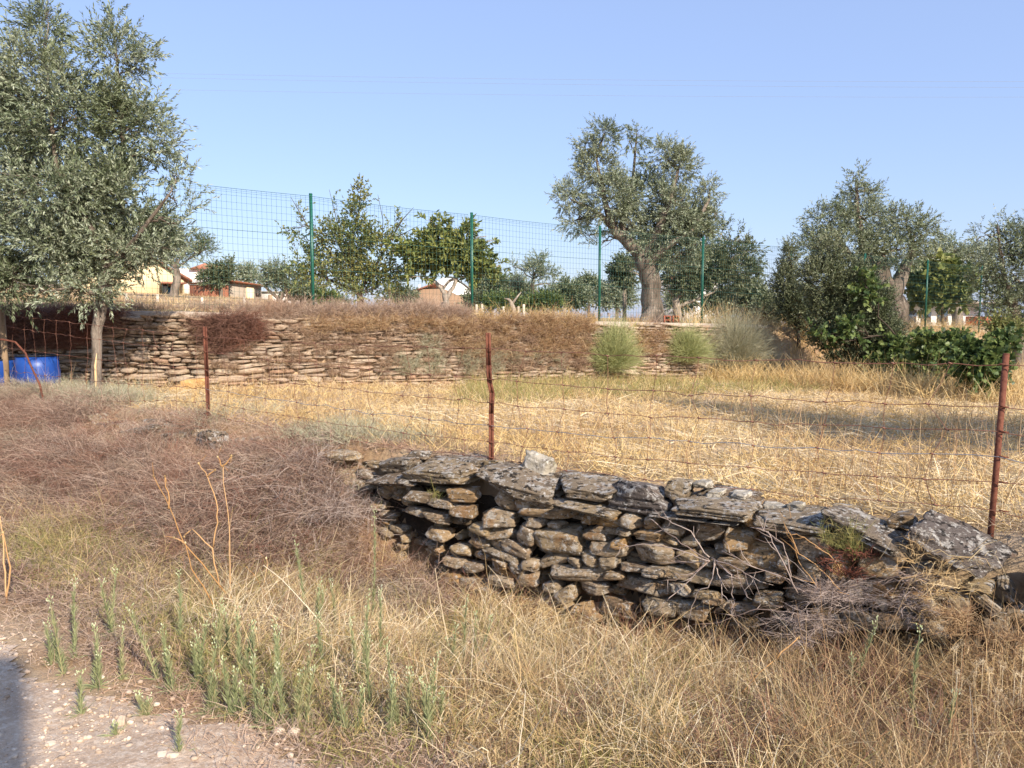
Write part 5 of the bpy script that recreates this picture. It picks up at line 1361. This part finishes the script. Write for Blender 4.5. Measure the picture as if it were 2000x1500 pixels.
verge('left_green_litter', 'straw_green', 'short grey-green weedy grass around the stems on the left verge', 1000, (-6.2, -1.2, 1.6, 3.0), 22, (.06, .2), .0034, up=(.5, 2.2), droop=.25, spread=.07,
      dens=lambda U, V: off(U, V + .3) * np.clip(-.3 + 2.2 * (vn2(*uv2xy(U, V), 1.7, 93) - .15), 0, 1))
verge('dark_verge_twigs', 'brush_dark', 'dark brown dead twigs low in the verge vegetation', 1700, (-7.5, 3.6, 1.9, 4.3), 18, (.08, .3), .003, up=(.4, 2.0), droop=.2, spread=.09, dens=lambda U, V: off(U, V) * (.35 + .65 * smooth(-1.5, 1.5, U)))
verge('tall_verge_tufts', 'straw', 'larger arching tufts of dry grass rising from the verge', 190, (-4.2, 3.4, 2.3, 4.1), 90, (.22, .46), .0036, up=(.8, 2.6), droop=.5, spread=.045, segs=5, dens=lambda U, V: off(U, V - .25))
verge('pale_verge_tufts', 'straw_pale', 'bright bleached grass tufts bending over on the verge', 95, (-3.8, 1.6, 2.3, 3.9), 80, (.2, .42), .004, up=(.7, 2.2), droop=.6, spread=.04, segs=5, dens=lambda U, V: off(U, V - .25))
verge('rusty_weeds', 'orange_grass', 'upright rusty weeds at the lower right of the verge', 150, (-.8, 3.4, 2.3, 4.1), 46, (.25, .55), .0034, up=(1.2, 3.4), droop=.25, spread=.04, segs=5, dens=lambda U, V: off(U, V - .2))
mb = MB()
for _ in range(46):
    u_, v_ = random.uniform(-1.6, 3.0), random.uniform(2.6, 4.05); x_, y_ = uv2xy(u_, v_)
    fuzz(mb, (x_, y_, ground_z(x_, y_) + .05), np.array([.09, .09, .08]), 60, .8, .26, .0026, 3, .15, crk=.07)
stuff(mb, 'dead_scrub', 'brush_dark', 'low dark dead scrub in the hollow at the foot of the wall')
mb = MB()
for _ in range(34):
    p = hit(random.uniform(1840, 1998), random.uniform(1300, 1490)); p = p + [0, 0, random.uniform(.12, .34)]; n = 46
    ribbons(mb, np.repeat(p[None], n, 0) + RNG.normal(size=(n, 3)) * .006, RNG.normal(size=(n, 3)), RNG.uniform(.008, .022, n), np.zeros((n, 3)), .0016, 1)
    q = np.array([p[0], p[1], ground_z(p[0], p[1])]); mb.tube([q + [random.gauss(0, .03), 0, 0], (p + q) / 2, p], .0016, 4)
stuff(mb, 'fluffy_seed_heads', 'straw_pale', 'pale fluffy seed heads on thin stems in the lower right corner')
verge('bank_litter', 'brush_pink', 'short dry litter between the stones on top of the brush-covered bank', 1500, (-11, -3.3, 3.7, 5.0), 24, (.04, .15), .0034, up=(.2, 1.4), droop=.3, spread=.08)
# ---- long straw stems lying over the verge on the right
mb = MB(); n = 110; U = RNG.uniform(-3.4, 3.2, n); V = RNG.uniform(2.0, 4.1, n); x, y = uv2xy(U, V)
bd = RNG.normal(size=(n, 3)) * .3; bd[:, 2] -= .25
ribbons(mb, roots(x, y), rnd_dir(n, RNG.uniform(.5, 2.2, n), .8), RNG.uniform(.25, .6, n), bd, .0045, 7, None, .5, .015)
stuff(mb, 'long_straws', 'straw_pale', 'long thick bleached straws leaning across the verge')

# ---- wall plants
def fclump(mb, px, py, v, r, n, L, w, up=.3, kids=3, droop=.1, crk=.07):
    p = at_v(px, py, v)
    for _ in range(7):
        q = p + RNG.normal(size=3) * r * np.array([.9, .35, .6])
        fuzz(mb, q, np.array([r, r * .7, r]), n // 7, up * RNG.uniform(.3, 3), L * RNG.uniform(.5, 1.15), w, kids, droop, crk=crk)
def wall_plant(name, m, label, cat, items):
    mb = MB()
    for it in items: fclump(mb, *it)
    c = at_v(items[0][0], items[0][1], items[0][2]); root = thing(name, label, cat, tuple(c)); mb.build('stems', M[m], root); settle(root); return root
wall_plant('dry_bush', 'grey_twig', 'ball of ash-grey dead twigs clinging to the front of the wall on the right', 'bush', [(1610, 1165, 4.14, .10, 330, .20, .0024, .1, 4, .1), (1590, 1215, 4.08, .09, 260, .17, .0024, 0, 4, .15)])
wall_plant('dry_bush', 'grey_twig', 'smaller grey twig ball right of the ash-grey one', 'bush', [(1775, 1175, 4.12, .07, 170, .15, .0024, .1, 4, .1)])
wall_plant('dry_bush', 'orange_grass', 'rusty orange round weed at the lower right end of the wall', 'bush', [(1885, 1235, 4.05, .08, 300, .14, .0026, .3, 3, .1), (1975, 1250, 4.0, .08, 180, .15, .003, .3, 3, .1)])
wall_plant('grass_tuft', 'straw_green', 'pale green-tipped dry tuft growing over the descending slab', 'grass tuft', [(1672, 1075, 4.22, .04, 130, .19, .0026, .9, 2, .1), (1625, 1065, 4.2, .03, 60, .16, .0026, .8, 2, .1)])
wall_plant('grass_tuft', 'straw', 'curly straw tangle hanging below the big sloping slab', 'grass tuft', [(1830, 1125, 4.16, .07, 90, .18, .003, .1, 3, .35, .10), (1790, 1080, 4.2, .03, 36, .16, .003, .8, 2, .4, .10), (1860, 1165, 4.12, .07, 70, .16, .003, .1, 3, .3, .1)])
wall_plant('grass_tuft', 'straw_green', 'small greenish tuft below the dark coping stone left of the middle rusty post', 'grass tuft', [(848, 975, 4.3, .03, 46, .13, .0034, .6, 1, .2)])
wall_plant('red_weed', 'rust', 'small weed with dark red leaves in the wall under the descending slab', 'weed', [(1662, 1105, 4.2, .07, 130, .11, .005, .3, 2, .1)])
# bare grey branch spread over the wall face
def branch(name, label, cat, m, v, paths, r=.0035, kids=0, kl=.12):
    root = thing(name, label, cat, tuple(at_v(paths[0][0][0], paths[0][0][1], v))); mb = MB()
    for P in paths:
        Q = [at_v(px, py, v + random.uniform(-.03, .03) - .02 * i) for i, (px, py) in enumerate(P)]
        Q2 = []
        for i in range(len(Q) - 1):
            for f in (0, .25, .5, .75): Q2.append(Q[i] * (1 - f) + Q[i + 1] * f + RNG.normal(size=3) * .004)
        Q2.append(Q[-1]); Q2 = np.array(Q2)
        mb.tube(Q2, np.linspace(r, r * .35, len(Q2)), 5)
        for _ in range(kids):
            j = random.randrange(len(Q2) // 3, len(Q2)); o = Q2[j:j + 1]
            dd = unit(unit(Q2[-1] - Q2[0])[None] + RNG.normal(size=(1, 3)) * .7)[0]
            e = o[0] + dd * kl * random.uniform(.5, 1.2); mb.tube([o[0], (o[0] + e) / 2 + RNG.normal(size=3) * .008, e], [r * .5, r * .4, r * .2], 4)
    mb.build('stems', M[m], root, True); return settle(root)
branch('dead_branch', 'bare grey branch fanned out over the middle of the wall face', 'branch', 'grey_twig', 4.16,
       [[(1385, 1095), (1330, 1060), (1285, 1025)], [(1385, 1095), (1340, 1078), (1260, 1060), (1195, 1072)], [(1385, 1095), (1345, 1098), (1290, 1098)], [(1385, 1095), (1345, 1125), (1290, 1135)], [(1385, 1095), (1340, 1140), (1300, 1175)], [(1395, 1095), (1390, 1140), (1360, 1160), (1345, 1210), (1340, 1240)],
        [(1395, 1095), (1405, 1130), (1412, 1160), (1430, 1180)], [(1400, 1100), (1430, 1125), (1432, 1170), (1428, 1200)], [(1400, 1100), (1445, 1130), (1455, 1160)], [(1385, 1090), (1350, 1040), (1305, 1015)], [(1390, 1090), (1440, 1110), (1470, 1130)]], .0042, 4)
branch('dead_branch', 'long thin grey stem rising from the ash-grey twig ball to the left', 'branch', 'grey_twig', 4.10,
       [[(1600, 1180), (1540, 1130), (1480, 1110), (1425, 1080)], [(1560, 1200), (1480, 1190), (1420, 1210), (1365, 1225)], [(1560, 1160), (1520, 1080), (1500, 1040), (1465, 1030)], [(1545, 1125), (1530, 1060), (1480, 1030)]], .004, 5)
branch('dead_branch', 'thin yellowish stems trailing over the wall left of the descending slab', 'branch', 'stalk', 4.15,
       [[(1640, 1150), (1600, 1110), (1560, 1080), (1530, 1020), (1545, 1010)], [(1650, 1130), (1620, 1080), (1570, 1050), (1540, 1040)], [(1660, 1160), (1600, 1150), (1560, 1100), (1550, 1060)]], .003, 4)

# ---- tall dead stalks in front of the brush
def stalk(label, base, paths, Yb=None, r=.006, kids=1):
    b = hit(*base); root = thing('dead_stalk', label, 'dead stalk', (b[0], b[1], ground_z(b[0], b[1]))); mb = MB()
    for P in paths:
        Q = [b - [0, 0, .03] if (q == base) else pt(q[0], q[1], b[1] + .10 * i * 0) for i, q in enumerate(P)]
        Q2 = []
        for i in range(len(Q) - 1):
            for f in (0, .33, .66): Q2.append(Q[i] * (1 - f) + Q[i + 1] * f + RNG.normal(size=3) * .004)
        Q2.append(Q[-1]); mb.tube(Q2, np.linspace(r, r * .45, len(Q2)), 6, wob=.15)
        for _ in range(kids):
            e = Q2[-1] + RNG.normal(size=3) * .04 + [0, 0, .03]; mb.tube([Q2[-1], e], [r * .45, r * .2], 4)
    mb.build('stem', M['stalk'], root, True)
    for P in paths:
        e = pt(P[-1][0], P[-1][1], b[1]); V, F = rock(.011, .011, .015, random.randrange(999), 2, rough=.15)
        MB().add(V + e, [F]).build('seed_head', M['straw'], root)
    return settle(root)
stalk('tallest orange-tan dead stalk, forked, standing in front of the brush', (455, 1200), [[(455, 1200), (450, 1160), (447, 1080), (446, 1000), (436, 910)], [(436, 912), (425, 892)], [(437, 912), (452, 890)], [(455, 1200), (440, 1160), (395, 1100), (360, 1060), (330, 990), (300, 930)], [(330, 995), (328, 960), (322, 930)], [(362, 1060), (340, 1050)],
      [(428, 1150), (415, 1070), (375, 1035), (360, 1048)], [(415, 1068), (424, 1020), (424, 980), (405, 930), (388, 905)], [(405, 930), (420, 918)]], r=.005)
stalk('dead stalk leaning left beside the tallest one', (440, 1225), [[(440, 1225), (405, 1160), (375, 1110), (362, 1060)]], r=.005)
stalk('short bent dead stalk right of the tallest one', (520, 1190), [[(520, 1190), (515, 1150), (500, 1130), (482, 1108)], [(515, 1150), (522, 1110), (520, 1090)]], r=.0035)
stalk('upright brown stalks at the left picture edge', (12, 1180), [[(12, 1180), (10, 1120), (6, 1060), (0, 1010)], [(12, 1180), (20, 1110), (6, 1040)]], r=.006)
stalk('long straw-coloured cane leaning diagonally over the verge in the lower right', (1400, 1410), [[(1400, 1410), (1440, 1360), (1512, 1290)], [(1512, 1290), (1560, 1245)]], r=.005)
stalk('long bent cane lying in the grass at the lower right', (1500, 1490), [[(1500, 1490), (1560, 1435), (1640, 1412)], [(1560, 1435), (1600, 1400)]], r=.005)

# ---- tall green weeds on the verge
WD = [(217, 1248, 1112, 1), (146, 1290, 1125, 0), (125, 1320, 1190, 0), (185, 1345, 1215, 0), (330, 1352, 1232, 0), (100, 1300, 1210, 0), (378, 1345, 1210, 0), (410, 1395, 1250, 0), (450, 1400, 1290, 0), (505, 1420, 1280, 0), (525, 1425, 1295, 0), (552, 1420, 1252, 0), (578, 1418, 1265, 0),
      (600, 1235, 1045, 0), (612, 1250, 1120, 0), (655, 1250, 1140, 0), (725, 1245, 1030, 0), (727, 1390, 1180, 0), (652, 1430, 1330, 0), (680, 1435, 1350, 0), (702, 1430, 1345, 0), (770, 1430, 1275, 1), (795, 1425, 1300, 0), (838, 1455, 1340, 0), (905, 1345, 1155, 0), (880, 1345, 1225, 0), (280, 1400, 1350, 0), (760, 1440, 1330, 0), (822, 1440, 1300, 0), (350, 1480, 1385, 0),
      (1655, 1385, 1225, 0), (1782, 1440, 1222, 0), (1845, 1480, 1320, 0), (1405, 1470, 1400, 0), (230, 1440, 1410, 0), (540, 1350, 1240, 0), (630, 1320, 1200, 0), (310, 1330, 1180, 0)]
WD = [(a, b, c - int((b - c) * .12), d) for a, b, c, d in WD] + [(470, 1330, 1170, 0), (160, 1400, 1300, 0), (240, 1330, 1205, 0), (430, 1290, 1150, 0), (350, 1260, 1120, 0), (700, 1340, 1200, 0), (850, 1420, 1300, 1), (930, 1300, 1200, 0), (745, 1300, 1120, 0)]
WD.sort()
ords = 'first second third fourth fifth sixth seventh eighth ninth tenth eleventh twelfth thirteenth fourteenth fifteenth sixteenth seventeenth eighteenth nineteenth twentieth'.split()
def ordinal(i):
    if i < 20: return ords[i]
    t, u = divmod(i + 1, 10)
    return {2: 'twenty', 3: 'thirty', 4: 'forty', 5: 'fifty'}[t] + '-' + ords[u - 1] if u else {2: 'twentieth', 3: 'thirtieth', 4: 'fortieth', 5: 'fiftieth'}[t]
for i, (px, yb, yt, big) in enumerate(WD):
    b = hit(px, yb); h_ = (yb - yt) / FPX * b[1] * 1.02
    root = thing('tall_weed', '%s %s green weed stem counted from the left along the verge' % (ordinal(i), 'tall' if h_ > .5 else ('knee-high' if h_ > .33 else 'short')), 'weed', (b[0], b[1], ground_z(b[0], b[1])), 'green weeds along the verge')
    nst = random.choice((2, 3)) if big or random.random() < .35 else 1
    ptone = random.random() * .6
    for s in range(nst):
        ms = MB(); mf = MB()
        lean = RNG.normal(size=3) * .11; lean[2] = 1; hh = h_ * (random.uniform(.85, 1.1) if s == 0 else random.uniform(.45, .9))
        t = np.linspace(0, 1, 9)[:, None]; bend = RNG.normal(size=3) * .07; bend[2] = 0
        o = b + np.array([.02 * s, 0, -.02]); P = o + lean * hh * t + bend * hh * t * t
        ms.tube(P, np.linspace(.0042, .0016, 9), 5)
        n = int(80 + 260 * hh); tt = RNG.uniform(.02, .86, n)[:, None]
        p = o + lean * hh * tt + bend * hh * tt * tt
        d = rnd_dir(n, RNG.uniform(1.0, 3.0, n), .8)
        bd = RNG.normal(size=(n, 3)) * .1; bd[:, 2] -= .25 * (1 - tt[:, 0])
        ribbons(ms, p, d, RNG.uniform(.03, .065, n) * (1.25 - .7 * tt[:, 0]), bd, .0036, 2, ptone + .4 * RNG.random(n), .2)
        nb = 14; ribbons(ms, np.repeat(o[None], nb, 0) + [0, 0, .02], rnd_dir(nb, RNG.uniform(.15, .9, nb), .9), RNG.uniform(.04, .11, nb), np.tile([[0, 0, -.3]], (nb, 1)), .006, 3, ptone + .4 * RNG.random(nb), .2)
        n = 11; tt = RNG.uniform(.84, 1, n)[:, None]; p = o + lean * hh * tt + bend * hh * tt * tt
        d = unit(rnd_dir(n, RNG.uniform(1.2, 3, n), .8)); L = RNG.uniform(.015, .04, n)
        ribbons(ms, p, d, L, d * 0, .0022, 1)
        q = p + d * L[:, None]
        sticks(mf, q, q + d * .008 + RNG.normal(size=(n, 3)) * .001, .0025)
        ms.build('stem', M['weed'], root); mf.build('panicle', M['weed_head'], root)
    settle(root)

# ---- gravel and loose stones on the road edge
mb = MB(); n = 30000; V0_, F0_ = ico(1)
U = RNG.uniform(-7, 2.6, n); Vv = RNG.uniform(.9, 2.5, n) ** 1.0; x, y = uv2xy(U, Vv)
q = (Vv < road_edge(x, y) + .05 + .12 * RNG.normal(size=n)); x, y = x[q], y[q]; n = len(x)
keepg = vn2(x, y, 1.6, 97) + .5 * RNG.random(n) > .55; x, y = x[keepg], y[keepg]; n = len(x)
s = .003 + .013 * RNG.random(n) ** 4.5
pv = vn(np.stack([x * 50, y * 50, s * 99], -1), 1)
R3 = 1 + .35 * (RNG.random((n, len(V0_))) - .5)
VV = V0_[None] * R3[..., None] * s[:, None, None] * RNG.uniform(.6, 1.25, (n, 1, 3)) * np.array([1, 1, .65]) + np.stack([x, y, H(x, y) + .008 + s * .25], -1)[:, None]
FF = F0_[None] + (np.arange(n) * len(V0_))[:, None, None]
mb.add(VV.reshape(-1, 3), [FF.reshape(-1, 3)], np.repeat(RNG.random(n), len(V0_)))
stuff(mb, 'gravel', 'pebble', 'small pale gravel strewn over the dirt road')
RS = [(112, 1395, 26, 16, 'squarish pale stone on the road near the left edge'), (130, 1427, 22, 14, 'pale stone on the road below the squarish one'), (237, 1420, 20, 26, 'upright grey stone beside a small weed on the road'), (285, 1443, 20, 14, 'rounded pale stone among the road gravel'),
      (215, 1457, 18, 12, 'small angular stone in the road gravel'), (318, 1485, 26, 20, 'left one of the pair of pale stones at the bottom edge'), (338, 1487, 30, 22, 'right one of the pair of pale stones at the bottom edge'), (545, 1433, 24, 16, 'pinkish stone at the foot of the green weeds'), (573, 1438, 26, 18, 'larger pinkish stone right of the other pinkish stone'),
      (615, 1448, 18, 14, 'white stone in the gravel right of the pinkish stones'), (100, 1460, 20, 14, 'grey stone in the shadow on the road'), (760, 1490, 16, 12, 'small white stone at the bottom centre'), (497, 1470, 18, 14, 'pale chip of stone at the bottom edge left of centre'), (420, 1495, 20, 12, 'flat stone on the road at the bottom edge')]
for i, (px, py, w, h, lb) in enumerate(RS):
    b = hit(px, py); sc = b[1] / FPX; V, F = rock(w * sc, w * sc * .8, h * sc * 1.1, 700 + i, 3, 7, .05, 0, .2)
    o = MB().add(V, [F], random.random()).build('road_stone', M['pebble'], None, True); o.location = (b[0], b[1], b[2] + h * sc * .32); o.rotation_euler = (0, 0, random.uniform(0, 3)); tag(o, lb, 'stone')
